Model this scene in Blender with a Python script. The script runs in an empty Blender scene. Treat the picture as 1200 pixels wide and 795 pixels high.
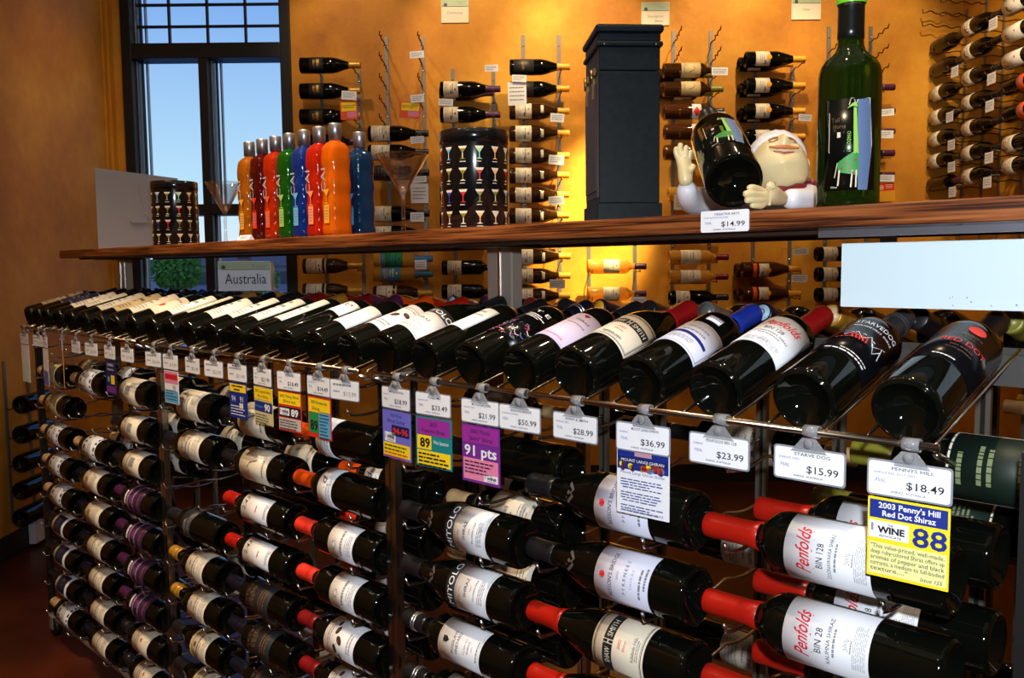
import bpy, bmesh, math, random
from mathutils import Matrix, Vector, Euler
random.seed(7)
C = bpy.context.scene.collection
SC = bpy.context.scene
PI = math.pi
EYE = 1.245                                   # camera height above the floor

# ------------------------------------------------------------------ camera
cam_d = bpy.data.cameras.new('camera')
cam_d.sensor_width = 36.0
cam_d.lens = 36.0 * 1025.8 / 1200.0
cam_d.clip_start = 0.02
cam = bpy.data.objects.new('camera', cam_d)
C.objects.link(cam)
cam.matrix_world = Matrix.Translation((0, 0, EYE)) @ Matrix.Rotation(PI/2 - 0.08247, 4, 'X') @ Matrix.Rotation(-0.0098, 4, 'Z')
SC.camera = cam

# ------------------------------------------------------------------ world: plain daylight sky, pale at the horizon
W = bpy.data.worlds.new('world'); SC.world = W; W.use_nodes = True
nt = W.node_tree; nt.nodes.clear()
tc = nt.nodes.new('ShaderNodeTexCoord'); sx = nt.nodes.new('ShaderNodeSeparateXYZ')
rp = nt.nodes.new('ShaderNodeValToRGB'); bg = nt.nodes.new('ShaderNodeBackground'); wo = nt.nodes.new('ShaderNodeOutputWorld')
nt.links.new(tc.outputs['Generated'], sx.inputs[0]); nt.links.new(sx.outputs['Z'], rp.inputs[0])
nt.links.new(rp.outputs[0], bg.inputs[0]); nt.links.new(bg.outputs[0], wo.inputs[0])
rp.color_ramp.elements[0].position = 0.0; rp.color_ramp.elements[0].color = (0.86, 0.95, 1.0, 1)
rp.color_ramp.elements[1].position = 0.32; rp.color_ramp.elements[1].color = (0.15, 0.36, 0.88, 1)
e = rp.color_ramp.elements.new(0.09); e.color = (0.50, 0.79, 1.0, 1)
bg.inputs[1].default_value = 1.0

# ------------------------------------------------------------------ lights
def lamp(kind, name, loc, energy, color, target=None, **kw):
    d = bpy.data.lights.new(name, kind); d.energy = energy; d.color = color
    for k, v in kw.items(): setattr(d, k, v)
    o = bpy.data.objects.new(name, d); C.objects.link(o); o.location = loc
    if target is not None:
        o.rotation_euler = (Vector(target) - Vector(loc)).to_track_quat('-Z', 'Y').to_euler()
    return o
WARM = (1.0, 0.76, 0.44)
# the photographer's flash, beside the lens
lamp('SPOT', 'flash', (0.03, -0.05, EYE + 0.12), 74, (0.86, 0.93, 1.0), (0.45, 2.0, EYE - 0.1), spot_size=1.9, spot_blend=0.6, shadow_soft_size=0.02)
# ceiling wall-washers over the wine wall
for x, tx, tz, en, ss in ((-1.0, -0.85, 2.3, 36, 0.95), (-0.35, -0.1, 2.35, 62, 1.0), (0.45, 0.40, 2.2, 105, 1.0), (1.25, 1.25, 2.25, 92, 1.05), (2.0, 1.95, 2.3, 48, 0.95)):
    lamp('SPOT', 'wall_spot', (x, 4.05, 3.25), en, WARM, (tx, 4.95, tz), spot_size=ss, spot_blend=0.7, shadow_soft_size=0.035)
lamp('SPOT', 'wall_spot', (0.9, 3.6, 3.2), 1700, (1.0, 0.80, 0.36), (0.46, 4.93, 1.50), spot_size=0.36, spot_blend=0.9, shadow_soft_size=0.035)
lamp('SPOT', 'wall_spot', (1.5, 3.0, 3.2), 135, WARM, (2.35, 4.3, 2.1), spot_size=0.75, spot_blend=0.7, shadow_soft_size=0.045)
# track spots over the display rack
for x, y, tx, ty, en in ((-1.3, 1.5, -0.95, 2.2, 150), (-0.7, 1.2, -0.55, 1.75, 230), (0.0, 0.9, 0.05, 1.25, 110), (0.9, 1.7, 0.4, 1.3, 30), (-1.7, 2.6, -1.4, 2.6, 26)):
    lamp('SPOT', 'track_spot', (x, y, 3.25), en, (1.0, 0.76, 0.50), (tx, ty, 1.05), spot_size=0.85, spot_blend=0.6, shadow_soft_size=0.04)
lamp('SPOT', 'track_spot', (-1.3, 3.8, 3.25), 30, WARM, (-2.2, 4.8, 1.3), spot_size=1.0, spot_blend=0.9, shadow_soft_size=0.05)  # added lamp, brightens the left wall near the window corner
# small low-voltage downlights over the sales floor, the sparkle on the glass
for x, y, en in ((-0.9, -0.4, 7), (0.5, -0.7, 7), (1.5, 0.4, 7), (-1.6, 0.8, 8), (0.9, 2.6, 8), (-0.2, 3.0, 8), (-1.0, 3.2, 8), (1.8, 2.4, 7)):
    lamp('POINT', 'downlight', (x, y, 3.28), en, (1.0, 0.86, 0.68), shadow_soft_size=0.018)
lamp('AREA', 'ceiling_glow', (0.0, 0.5, 3.3), 6, (1.0, 0.80, 0.6), (0.0, 0.5, 0.0), size=3.0)

SC.view_settings.view_transform = 'Standard'
SC.view_settings.look = 'None'
SC.view_settings.gamma = 1.0
SC.view_settings.exposure = 0.0
SC.view_settings.use_curve_mapping = False

# ------------------------------------------------------------------ materials
def lin(c):
    c = c / 255.0
    return c / 12.92 if c <= 0.04045 else ((c + 0.055) / 1.055) ** 2.4
def rgb(r, g, b): return (lin(r), lin(g), lin(b), 1.0)
MATS = {}
def P(name, col, rough=0.5, metal=0.0, trans=0.0, ior=1.45, coat=0.0, spec=0.5):
    if name in MATS: return MATS[name]
    m = bpy.data.materials.new(name); m.use_nodes = True
    b = m.node_tree.nodes['Principled BSDF']
    b.inputs['Base Color'].default_value = col
    b.inputs['Roughness'].default_value = rough
    b.inputs['Metallic'].default_value = metal
    b.inputs['Transmission Weight'].default_value = trans
    b.inputs['IOR'].default_value = ior
    b.inputs['Coat Weight'].default_value = coat
    b.inputs['Specular IOR Level'].default_value = spec
    MATS[name] = m
    return m
def noisy(name, cols, scale=(1, 1, 1), nscale=4.0, detail=6.0, rough=0.6, bump=0.0, bscale=40.0, bdist=0.01, coat=0.0, rough_n=0.6):
    m = P(name, cols[0], rough, coat=coat)
    t = m.node_tree; b = t.nodes['Principled BSDF']
    tcn = t.nodes.new('ShaderNodeTexCoord'); mp = t.nodes.new('ShaderNodeMapping'); mp.inputs['Scale'].default_value = scale
    n = t.nodes.new('ShaderNodeTexNoise'); n.inputs['Scale'].default_value = nscale; n.inputs['Detail'].default_value = detail
    n.inputs['Roughness'].default_value = rough_n
    r = t.nodes.new('ShaderNodeValToRGB')
    r.color_ramp.elements[0].color = cols[0]; r.color_ramp.elements[-1].color = cols[-1]
    r.color_ramp.elements[0].position = 0.3; r.color_ramp.elements[-1].position = 0.7
    if len(cols) == 3:
        e = r.color_ramp.elements.new(0.5); e.color = cols[1]
    t.links.new(tcn.outputs['Object'], mp.inputs[0]); t.links.new(mp.outputs[0], n.inputs['Vector'])
    t.links.new(n.outputs['Fac'], r.inputs[0]); t.links.new(r.outputs[0], b.inputs['Base Color'])
    if bump:
        n2 = t.nodes.new('ShaderNodeTexNoise'); n2.inputs['Scale'].default_value = bscale; n2.inputs['Detail'].default_value = 5
        bp = t.nodes.new('ShaderNodeBump'); bp.inputs['Strength'].default_value = bump; bp.inputs['Distance'].default_value = bdist
        t.links.new(tcn.outputs['Object'], n2.inputs['Vector'])
        t.links.new(n2.outputs['Fac'], bp.inputs['Height']); t.links.new(bp.outputs[0], b.inputs['Normal'])
    return m
def paper(name, r, g, b): return P(name, rgb(r, g, b), 0.55, spec=0.3)

PLASTER = noisy('ochre_plaster', [rgb(160, 93, 16), rgb(198, 129, 26), rgb(222, 162, 50)], nscale=1.3, detail=9, rough=0.65, bump=0.35, bscale=14, rough_n=0.68)
FLOOR = noisy('dark_red_floor', [rgb(48, 18, 9), rgb(64, 25, 11), rgb(84, 34, 15)], nscale=3.0, detail=5, rough=0.32, bump=0.05)
CEIL = P('ceiling_paint', rgb(110, 92, 70), 0.9)
DIMWALL = P('reflection_dimming_umber', rgb(60, 42, 30), 0.8)  # unseen wall, coloured dark to dim its reflection in the bottles
DARKBASE = P('dark_baseboard', rgb(26, 20, 17), 0.5)
WOOD = noisy('shelf_wood', [rgb(46, 19, 8), rgb(112, 58, 26), rgb(150, 88, 46)], scale=(1.6, 30, 90), nscale=3.0, detail=8, rough=0.36, coat=0.15)
for _e, _q in zip(WOOD.node_tree.nodes['Color Ramp'].color_ramp.elements, (.40, .50, .62)): _e.position = _q
BLACKGLASS = P('black_green_glass', (0.0025, 0.0030, 0.002, 1), 0.045, ior=1.52, spec=0.32)
BROWNGLASS = P('brown_glass', (0.030, 0.011, 0.003, 1), 0.05, ior=1.52)
GREENGLASS = P('deep_green_glass', (0.020, 0.058, 0.006, 1), 0.02, trans=0.8, ior=1.42)
CLEARWINE = P('golden_wine_glass', (0.78, 0.42, 0.07, 1), 0.04, trans=0.55, ior=1.4)
ROSEGLASS = P('amber_rose_glass', (0.075, 0.022, 0.006, 1), 0.05, trans=0.3, ior=1.4)
CHROME = P('chrome_wire', (0.62, 0.60, 0.57, 1), 0.22, 1.0)
STEEL = P('brushed_steel', (0.46, 0.42, 0.37, 1), 0.38, 0.55)
DARKMETAL = P('dark_steel', (0.028, 0.026, 0.026, 1), 0.35, 0.6)
BLACKMETAL = P('black_frame_metal', (0.006, 0.007, 0.009, 1), 0.4, 0.0)
GREYMETAL = P('grey_aluminium', (0.20, 0.21, 0.25, 1), 0.35, 0.8)
CLEARPLASTIC = P('clear_plastic', (0.62, 0.64, 0.68, 1), 0.10, trans=0.72, ior=1.3)
HOLDER = P('holder_plastic', (0.23, 0.24, 0.28, 1), 0.2, ior=1.45)
WHITE = paper('white_paper', 232, 233, 238)
CREAM = paper('cream_paper', 224, 212, 190)
TAN = paper('tan_paper', 200, 178, 130)
INK = P('black_ink', (0.008, 0.008, 0.01, 1), 0.6)
GREYINK = P('grey_ink', (0.25, 0.25, 0.27, 1), 0.6)
PALEINK = P('pale_grey_ink', (0.40, 0.40, 0.44, 1), 0.6)
BLUEINK = P('blue_ink', rgb(48, 56, 140), 0.6)
NAVY = P('navy_print', rgb(18, 40, 128), 0.55)
REDINK = P('red_ink', rgb(196, 24, 36), 0.55)
YELLOW = P('yellow_print', rgb(250, 212, 24), 0.55)
PALEYEL = P('pale_yellow_print', rgb(226, 222, 150), 0.55)
MAGENTA = P('magenta_print', rgb(150, 42, 150), 0.55)
PURPLE = P('purple_print', rgb(112, 42, 140), 0.55)
VIOLET = P('violet_print', rgb(112, 108, 205), 0.55)
PINK = P('pink_print', rgb(226, 130, 170), 0.55)
TEAL = P('teal_print', rgb(22, 128, 132), 0.55)
GREENP = P('green_print', rgb(30, 140, 78), 0.55)
SKYP = P('light_blue_print', rgb(92, 170, 216), 0.55)
ORANGEP = P('orange_print', rgb(228, 84, 28), 0.55)
REDORANGE = P('red_orange_print', rgb(216, 48, 28), 0.55)
GOLD = P('gold_foil', rgb(196, 150, 60), 0.3, 0.6)
BRONZE = P('bronze_print', rgb(112, 84, 58), 0.5, 0.3)
SILVER = P('silver_foil', (0.62, 0.62, 0.66, 1), 0.25, 0.9)
CHARCOAL = P('charcoal_label', (0.018, 0.017, 0.020, 1), 0.5)
C_RED = P('red_capsule', rgb(168, 25, 12), 0.30)
C_DRED = P('dark_red_capsule', rgb(120, 18, 22), 0.32)
C_ORANGE = P('orange_capsule', rgb(222, 78, 10), 0.34)
C_BLUE = P('blue_capsule', rgb(30, 58, 168), 0.3)
C_BLACK = P('black_capsule', (0.010, 0.010, 0.012, 1), 0.3)
C_NAVY = P('navy_capsule', rgb(17, 19, 34), 0.3)
TRAYW = P('bronzed_wire', (0.42, 0.33, 0.24, 1), 0.24, 1.0)
C_PURPLE = P('purple_capsule', rgb(72, 30, 66), 0.32)
C_GOLD = P('gold_capsule', rgb(190, 140, 48), 0.32, 0.3)
C_YELLOW = P('yellow_capsule', rgb(232, 160, 40), 0.4)
C_OLIVE = P('olive_capsule', rgb(128, 122, 40), 0.35)
C_LIME = P('lime_capsule', rgb(110, 205, 40), 0.35)
C_CREAM = P('cream_capsule', rgb(216, 180, 130), 0.4)
C_GREY = P('grey_capsule', rgb(120, 118, 116), 0.35, 0.4)
C_PALEBLUE = P('pale_blue_seal', rgb(170, 200, 226), 0.4)

# ------------------------------------------------------------------ mesh builder
GLYPHS = {}
def glyphs(s, bold=0.0):
    """outline mesh of a line of text at size 1, origin at the left of its baseline"""
    if (s, bold) not in GLYPHS:
        c = bpy.data.curves.new('txt', 'FONT'); c.body = s; c.size = 1.0; c.resolution_u = 2; c.offset = bold
        o = bpy.data.objects.new('txt', c)
        me = o.to_mesh()
        vs = [(v.co.x, v.co.y) for v in me.vertices]; fs = [tuple(p.vertices) for p in me.polygons]
        o.to_mesh_clear(); bpy.data.objects.remove(o); bpy.data.curves.remove(c)
        x0 = min((v[0] for v in vs), default=0); x1 = max((v[0] for v in vs), default=0)
        GLYPHS[(s, bold)] = (vs, fs, x0, x1)
    return GLYPHS[(s, bold)]

class MB:
    def __init__(self): self.v = []; self.f = []; self.m = []; self.sm = []; self.mats = []
    def mi(self, mat):
        if mat not in self.mats: self.mats.append(mat)
        return self.mats.index(mat)
    def add(self, vs, fs, mat, smooth=False, M=None):
        o = len(self.v); k = self.mi(mat)
        for p in vs:
            self.v.append(tuple(M @ Vector(p)) if M is not None else tuple(p))
        for f in fs:
            self.f.append(tuple(i + o for i in f)); self.m.append(k); self.sm.append(smooth)
        return self
    def box(self, lo, hi, mat, M=None, bev=0.0):
        x0, y0, z0 = lo; x1, y1, z1 = hi
        if bev <= 0:
            vs = [(x0,y0,z0),(x1,y0,z0),(x1,y1,z0),(x0,y1,z0),(x0,y0,z1),(x1,y0,z1),(x1,y1,z1),(x0,y1,z1)]
            fs = [(0,3,2,1),(4,5,6,7),(0,1,5,4),(1,2,6,5),(2,3,7,6),(3,0,4,7)]
            return self.add(vs, fs, mat, False, M)
        bm = bmesh.new(); bmesh.ops.create_cube(bm, size=1.0)
        for v in bm.verts:
            v.co = Vector(((x0+x1)/2 + v.co.x*(x1-x0), (y0+y1)/2 + v.co.y*(y1-y0), (z0+z1)/2 + v.co.z*(z1-z0)))
        bmesh.ops.bevel(bm, geom=list(bm.edges), offset=bev, segments=2, affect='EDGES', profile=0.5)
        bm.verts.index_update()
        vs = [tuple(v.co) for v in bm.verts]; fs = [tuple(v.index for v in f.verts) for f in bm.faces]; bm.free()
        return self.add(vs, fs, mat, False, M)
    def lathe(self, prof, seg, mat, M=None, smooth=True, closed=False):
        vs = []; fs = []; n = len(prof)
        for i in range(seg):
            a = 2*PI*i/seg; ca, sa = math.cos(a), math.sin(a)
            for r, z in prof: vs.append((r*ca, r*sa, z))
        for i in range(seg):
            j = (i+1) % seg
            for k in range(n - (0 if closed else 1)):
                k2 = (k+1) % n
                a, b, c_, d = i*n+k, j*n+k, j*n+k2, i*n+k2
                r0, r1 = prof[k][0], prof[k2][0]
                if r0 < 1e-7 and r1 < 1e-7: continue
                if r0 < 1e-7: fs.append((a, c_, d))
                elif r1 < 1e-7: fs.append((a, b, d))
                else: fs.append((a, b, c_, d))
        return self.add(vs, fs, mat, smooth, M)
    def tube(self, pts, r, mat, seg=6, M=None, cap=True):
        pts = [Vector(p) for p in pts]; n = len(pts); vs = []; fs = []
        rs = r if isinstance(r, (list, tuple)) else [r]*n
        up = None
        for i, p in enumerate(pts):
            t = (pts[min(i+1, n-1)] - pts[max(i-1, 0)]).normalized()
            if up is None:
                up = Vector((0, 0, 1)) if abs(t.z) < 0.9 else Vector((1, 0, 0))
            x = t.cross(up).normalized(); up = x.cross(t).normalized()
            for k in range(seg):
                a = 2*PI*k/seg
                vs.append(tuple(p + (x*math.cos(a) + up*math.sin(a))*rs[i]))
        for i in range(n-1):
            for k in range(seg):
                j = (k+1) % seg
                fs.append((i*seg+k, (i+1)*seg+k, (i+1)*seg+j, i*seg+j))
        if cap:
            fs.append(tuple(range(seg))); fs.append(tuple((n-1)*seg + k for k in reversed(range(seg))))
        return self.add(vs, fs, mat, True, M)
    def ellipsoid(self, c, r, mat, seg=16, rings=10, M=None):
        prof = [(math.sin(PI*k/rings), -math.cos(PI*k/rings)) for k in range(rings+1)]
        prof[0] = (0, -1); prof[-1] = (0, 1)
        T = Matrix.Translation(c) @ Matrix.Diagonal((r[0], r[1], r[2], 1))
        return self.lathe(prof, seg, mat, (M @ T) if M is not None else T)
    # flat print: fn maps (u, v) in metres to a point
    def rect(self, fn, u0, v0, u1, v1, mat, nu=1):
        vs = []; fs = []
        for i in range(nu+1):
            u = u0 + (u1-u0)*i/nu
            vs += [fn(u, v0), fn(u, v1)]
        for i in range(nu): fs.append((2*i, 2*i+2, 2*i+3, 2*i+1))
        return self.add(vs, fs, mat)
    def poly(self, fn, pts, mat):
        u0 = min(q[0] for q in pts); u1 = max(q[0] for q in pts); n = int((u1-u0)/.0035)
        if n < 1: return self.add([fn(u, v) for u, v in pts], [tuple(range(len(pts)))], mat)
        def cut(ps, a, keep):
            out = []
            for i in range(len(ps)):
                q, r_ = ps[i], ps[(i+1) % len(ps)]; iq, ir = keep(q[0]), keep(r_[0])
                if iq: out.append(q)
                if iq != ir:
                    t = (a-q[0])/(r_[0]-q[0]); out.append((a, q[1]+t*(r_[1]-q[1])))
            return out
        for k in range(n+1):
            a, b = u0+(u1-u0)*k/(n+1), u0+(u1-u0)*(k+1)/(n+1)
            s_ = cut(cut(pts, a, lambda x: x >= a), b, lambda x: x <= b)
            if len(s_) > 2: self.add([fn(u, v) for u, v in s_], [tuple(range(len(s_)))], mat)
        return self
    def disc(self, fn, u, v, r, mat, ry=None, n=18, rot=0.0):
        ry = ry or r
        pts = []
        for k in range(n):
            a = 2*PI*k/n; x, y = r*math.cos(a), ry*math.sin(a)
            pts.append((u + x*math.cos(rot) - y*math.sin(rot), v + x*math.sin(rot) + y*math.cos(rot)))
        return self.poly(fn, pts, mat)
    def stroke(self, fn, pts, w, mat):
        vs = []; fs = []
        for i, (u, v) in enumerate(pts):
            a = pts[max(i-1, 0)]; b = pts[min(i+1, len(pts)-1)]
            dx, dy = b[0]-a[0], b[1]-a[1]; l = math.hypot(dx, dy) or 1
            nx, ny = -dy/l*w/2, dx/l*w/2
            vs += [fn(u+nx, v+ny), fn(u-nx, v-ny)]
        for i in range(len(pts)-1): fs.append((2*i, 2*i+1, 2*i+3, 2*i+2))
        return self.add(vs, fs, mat)
    def text(self, fn, s, u, v, size, mat, align='C', width=None, shear=0.0, rot=0.0, bold=0.0):
        vs, fs, x0, x1 = glyphs(s, bold)
        k = size; kx = size
        if width: kx = width / max(x1 - x0, 1e-6)
        off = {'L': -x0, 'C': -(x0+x1)/2, 'R': -x1}[align]
        cr, sr = math.cos(rot), math.sin(rot)
        out = []
        for x, y in vs:
            a = (x + off)*kx + shear*y*k; b = y*k
            out.append(fn(u + a*cr - b*sr, v + a*sr + b*cr))
        return self.add(out, fs, mat)
    def lines(self, fn, u0, u1, v0, v1, n, mat, h=0.5, rng=None, nu=1):
        """n rows of unreadable small print: short word dashes"""
        rr = random.Random(rng or 3)
        for i in range(n):
            v = v1 - (v1-v0)*(i+0.5)/n; t = (v1-v0)/n*h/2
            u = u0; w = (u1-u0)
            end = u1 - (w*rr.random()*0.35 if i == n-1 else w*rr.random()*0.08)
            while u < end:
                l = min(w*(0.06 + 0.14*rr.random()), end-u)
                self.rect(fn, u, v-t, u+l, v+t, mat, 1)
                u += l + w*0.025
        return self
    def mesh(self, name):
        me = bpy.data.meshes.new(name)
        me.from_pydata(self.v, [], self.f)
        for m in self.mats: me.materials.append(m)
        me.polygons.foreach_set('material_index', self.m)
        me.polygons.foreach_set('use_smooth', self.sm)
        me.update()
        return me

def obj(name, me, parent=None, M=None):
    if isinstance(me, MB): me = me.mesh(name)
    o = bpy.data.objects.new(name, me); C.objects.link(o)
    if parent is not None: o.parent = parent
    if M is not None: o.matrix_local = M
    return o
USED = {}
def tag(o, label, cat, group=None, kind=None):
    n = len(label.split())
    if not 4 <= n <= 16: print('LABEL LENGTH', n, label)
    if label in USED: print('DUPLICATE LABEL', label)
    USED[label] = 1
    o['label'] = label; o['category'] = cat
    if group: o['group'] = group
    if kind: o['kind'] = kind
    return o
def thing(name, label, cat, M=None, group=None):
    o = bpy.data.objects.new(name, None); C.objects.link(o); o.empty_display_size = 0.02
    if M is not None: o.matrix_world = M
    return tag(o, label, cat, group)
def struct(name, mb, parent=None):
    o = obj(name, mb, parent)
    if parent is None: o['kind'] = 'structure'
    return o

# display rack frame: s runs along the rack away to the left, d into the rack, z up (metres, z from the floor)
SV = Vector((-math.sqrt(.5), math.sqrt(.5), 0)); NV = Vector((math.sqrt(.5), math.sqrt(.5), 0)); UP = Vector((0, 0, 1))
def R(s, d, z): return SV*s + NV*d + UP*z
def frame(X, Y, Z, O):
    M = Matrix.Identity(4)
    for i, a in enumerate((X, Y, Z)):
        for k in range(3): M[k][i] = a[k]
    for k in range(3): M[k][3] = O[k]
    return M
def rackM(s, d, z): return frame(-SV, NV, UP, R(s, d, z))     # local x to the viewer's right along the rack, local y into it
ORD = ['top', 'second', 'third', 'fourth', 'fifth', 'sixth', 'seventh', 'eighth', 'ninth', 'tenth']
NTH = ['first', 'second', 'third', 'fourth', 'fifth', 'sixth', 'seventh', 'eighth', 'ninth', 'tenth']

# ================================================================== the room
XL, XR, YB, YF, ZC = -2.2, 2.5, 4.95, -4.0, 3.4
WX0, WX1, WZ0, WZ1 = -2.135, -1.205, 0.75, 3.15
m = MB(); m.box((XL-.1, YF-.1, -0.1), (XR+.1, YB+.1, 0), FLOOR); struct('floor', m)
m = MB(); m.box((XL-.1, YF-.1, ZC), (XR+.1, YB+.1, ZC+.1), CEIL); struct('ceiling', m)
m = MB(); m.box((XL-.1, YF, 0), (XL, YB, ZC), PLASTER); struct('wall_left', m)
m = MB(); m.box((XR, YF, 0), (XR+.1, YB, ZC), PLASTER); struct('wall_right', m)
m = MB(); m.box((XL, YF-.1, 0), (XR, YF, ZC), DIMWALL); struct('wall_front', m)
m = MB()
m.box((XL-.1, YB, 0), (WX0, YB+.14, ZC), PLASTER); m.box((WX1, YB, 0), (XR+.1, YB+.14, ZC), PLASTER)
m.box((WX0, YB, 0), (WX1, YB+.14, WZ0), PLASTER); m.box((WX0, YB, WZ1), (WX1, YB+.14, ZC), PLASTER)
struct('wall_back', m)
m = MB(); m.box((XL, YF, 0), (XL+.012, YB, 0.105), DARKBASE); struct('baseboard_left', m)
m = MB(); m.box((XL+.012, YB-.012, 0), (WX0, YB, 0.105), DARKBASE); m.box((WX1, YB-.012, 0), (XR, YB, 0.105), DARKBASE); m.box((WX0, YB-.012, 0), (WX1, YB, 0.105), DARKBASE); struct('baseboard_back', m)
m = MB(); m.box((XL, YB-.05, 0.105), (XL+.014, YB, ZC), PLASTER); m.box((XL, YB-.105, 0.105), (XL+.008, YB-.085, ZC), PLASTER); struct('trim_1', m)

# window: steel frame, stepped jambs, a gridded top light over two tall lights and a low row
win = bpy.data.objects.new('window_1', None); C.objects.link(win); win['kind'] = 'structure'
y0, y1 = YB-.02, YB+.12
def zp(py, f=1.0): return EYE + (312.0-py)/1025.8*4.97
def frame_bar(name, x0, z0, x1, z1, ya=y0, yb=y1, mat=BLACKMETAL):
    b = MB(); b.box((x0, ya, z0), (x1, yb, z1), mat, bev=0.003); return struct(name, b, win)
ZT0, ZT1 = EYE+1.163, EYE+1.245           # transom rail
ZL0, ZL1 = EYE+0.305, EYE+0.365           # low rail
frame_bar('jamb', WX0, WZ0, WX0+.055, WZ1); frame_bar('jamb', WX1-.058, WZ0, WX1, WZ1)
frame_bar('head', WX0+.055, WZ1-.06, WX1-.058, WZ1); frame_bar('sill', WX0+.055, WZ0, WX1-.058, WZ0+.06)
frame_bar('transom', WX0+.055, ZT0, WX1-.058, ZT1); 
frame_bar('low_rail', WX0+.055, ZL0, WX1-.058, ZL1)
frame_bar('mullion', -1.715, WZ0+.06, -1.665, ZL0); frame_bar('mullion', -1.715, ZL1, -1.665, ZT0)
# aluminium steps inside the left side of each light
for xa in (WX0+.055, -1.665):
    for k, (dx, g) in enumerate(((0.0, .012), (.020, .009), (.036, .010))):
        frame_bar('frame_step', xa+dx, ZL1 if k else WZ0+.06, xa+dx+g, ZT0, YB+.03+.025*k, YB+.055+.025*k, GREYMETAL if k != 1 else BLACKMETAL)
for k, (dx, g) in enumerate(((0.0, .012), (.020, .010), (.038, .010))):
    frame_bar('frame_step', WX0+.055+dx, ZT1, WX0+.055+dx+g, WZ1-.06, YB+.03+.025*k, YB+.055+.025*k, GREYMETAL if k != 1 else BLACKMETAL)
for x in (-1.893, -1.680, -1.468): frame_bar('muntin', x-.007, ZT1, x+.007, WZ1-.06, YB+.05, YB+.07)
for z in (EYE+1.352, EYE+1.470, EYE+1.588): frame_bar('muntin', WX0+.055, z-.007, WX1-.058, z+.007, YB+.05, YB+.07)
glass = bpy.data.materials.new('window_glass'); glass.use_nodes = True
t = glass.node_tree; t.nodes.clear()
fr = t.nodes.new('ShaderNodeFresnel'); fr.inputs[0].default_value = 1.25
tr = t.nodes.new('ShaderNodeBsdfTransparent'); gl = t.nodes.new('ShaderNodeBsdfGlossy'); gl.inputs['Roughness'].default_value = 0.02
mx = t.nodes.new('ShaderNodeMixShader'); ou = t.nodes.new('ShaderNodeOutputMaterial')
t.links.new(fr.outputs[0], mx.inputs[0]); t.links.new(tr.outputs[0], mx.inputs[1]); t.links.new(gl.outputs[0], mx.inputs[2]); t.links.new(mx.outputs[0], ou.inputs[0])
def pane(x0, z0, x1, z1):
    b = MB(); b.box((x0, YB+.058, z0), (x1, YB+.062, z1), glass); struct('pane', b, win)
pane(WX0+.05, ZT1, WX1-.05, WZ1-.06); pane(WX0+.05, ZL1, -1.69, ZT0); pane(-1.69, ZL1, WX1-.05, ZT0)
pane(WX0+.05, WZ0+.06, -1.69, ZL0); pane(-1.69, WZ0+.06, WX1-.05, ZL0)

# outside, beyond the window
PAVE = noisy('pale_pavement', [rgb(128, 138, 150), rgb(160, 168, 178)], nscale=0.6, rough=0.9)
m = MB(); m.box((-90, YB+.3, -0.6), (60, 140, -0.5), PAVE); g = struct('ground', m)
LEAF = noisy('shrub_leaf', [rgb(48, 96, 26), rgb(96, 150, 50)], nscale=3.0, rough=0.8)
BARK = P('bark', rgb(70, 52, 38), 0.8)
def tree(x, y, r, h, label):
    o = thing('tree', label, 'tree', Matrix.Translation((x, y, -0.5)))
    b = MB(); b.tube([(0, 0, 0), (.1, 0, h*.4), (0, 0, h*.7)], [.14, .1, .05], BARK, 7); obj('trunk', b, o)
    b = MB(); rr = random.Random(int(x*10))
    for i in range(1500):
        a = rr.random()*2*PI; zz = rr.uniform(-1, 1); q = math.sqrt(1-zz*zz); rad = r*(0.55+0.5*rr.random())
        c = Vector((q*math.cos(a)*rad, q*math.sin(a)*rad, h*.66 + zz*rad*.8)); d = Vector((rr.uniform(-1,1), rr.uniform(-1,1), rr.uniform(-1,1))).normalized(); e_ = d.orthogonal().normalized(); s_ = r*.11
        b.add([c-d*s_, c+e_*s_*.6, c+d*s_, c-e_*s_*.6], [(0, 1, 2, 3)], LEAF)
    f = obj('foliage', b, o); f['kind'] = 'stuff'
tree(-15.6, 41, 1.15, 2.6, 'round green tree outside the window, left of the grey house')
tree(-11.0, 38, 0.9, 2.0, 'small green tree outside the window, right of the grey house')
HW = P('grey_siding', rgb(134, 128, 146), 0.8); HR = P('brown_roof', rgb(104, 86, 92), 0.8); HG = P('house_window', rgb(40, 48, 66), 0.2)
h = thing('house', 'low grey house with brown gabled roof seen through the window', 'house', Matrix.Translation((-17.0, 58, -0.5)))
b = MB(); b.box((-4.5, -2.5, 0), (4.5, 2.5, 2.0), HW); obj('wall', b, h)
b = MB(); b.add([(-4.9,-2.9,1.95),(4.9,-2.9,1.95),(4.9,2.9,1.95),(-4.9,2.9,1.95),(-4.9,0,3.3),(4.9,0,3.3)], [(0,1,5,4),(2,3,4,5),(0,4,3),(1,2,5),(3,2,1,0)], HR); obj('roof', b, h)
for x in (-3, -.2, 2.4):
    b = MB(); b.box((x, -2.55, .8), (x+.9, -2.48, 1.6), HG); obj('window', b, h)
h = thing('house', 'long pale grey building far off at the left of the window', 'building', Matrix.Translation((-27.5, 64, -0.5)))
b = MB(); b.box((-6, -2.5, 0), (4.2, 2.5, 2.2), P('pale_siding', rgb(150, 152, 160), 0.8)); obj('wall', b, h)
b = MB(); b.box((-6.3, -2.8, 2.2), (4.5, 2.8, 2.5), HR); obj('roof', b, h)

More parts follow.
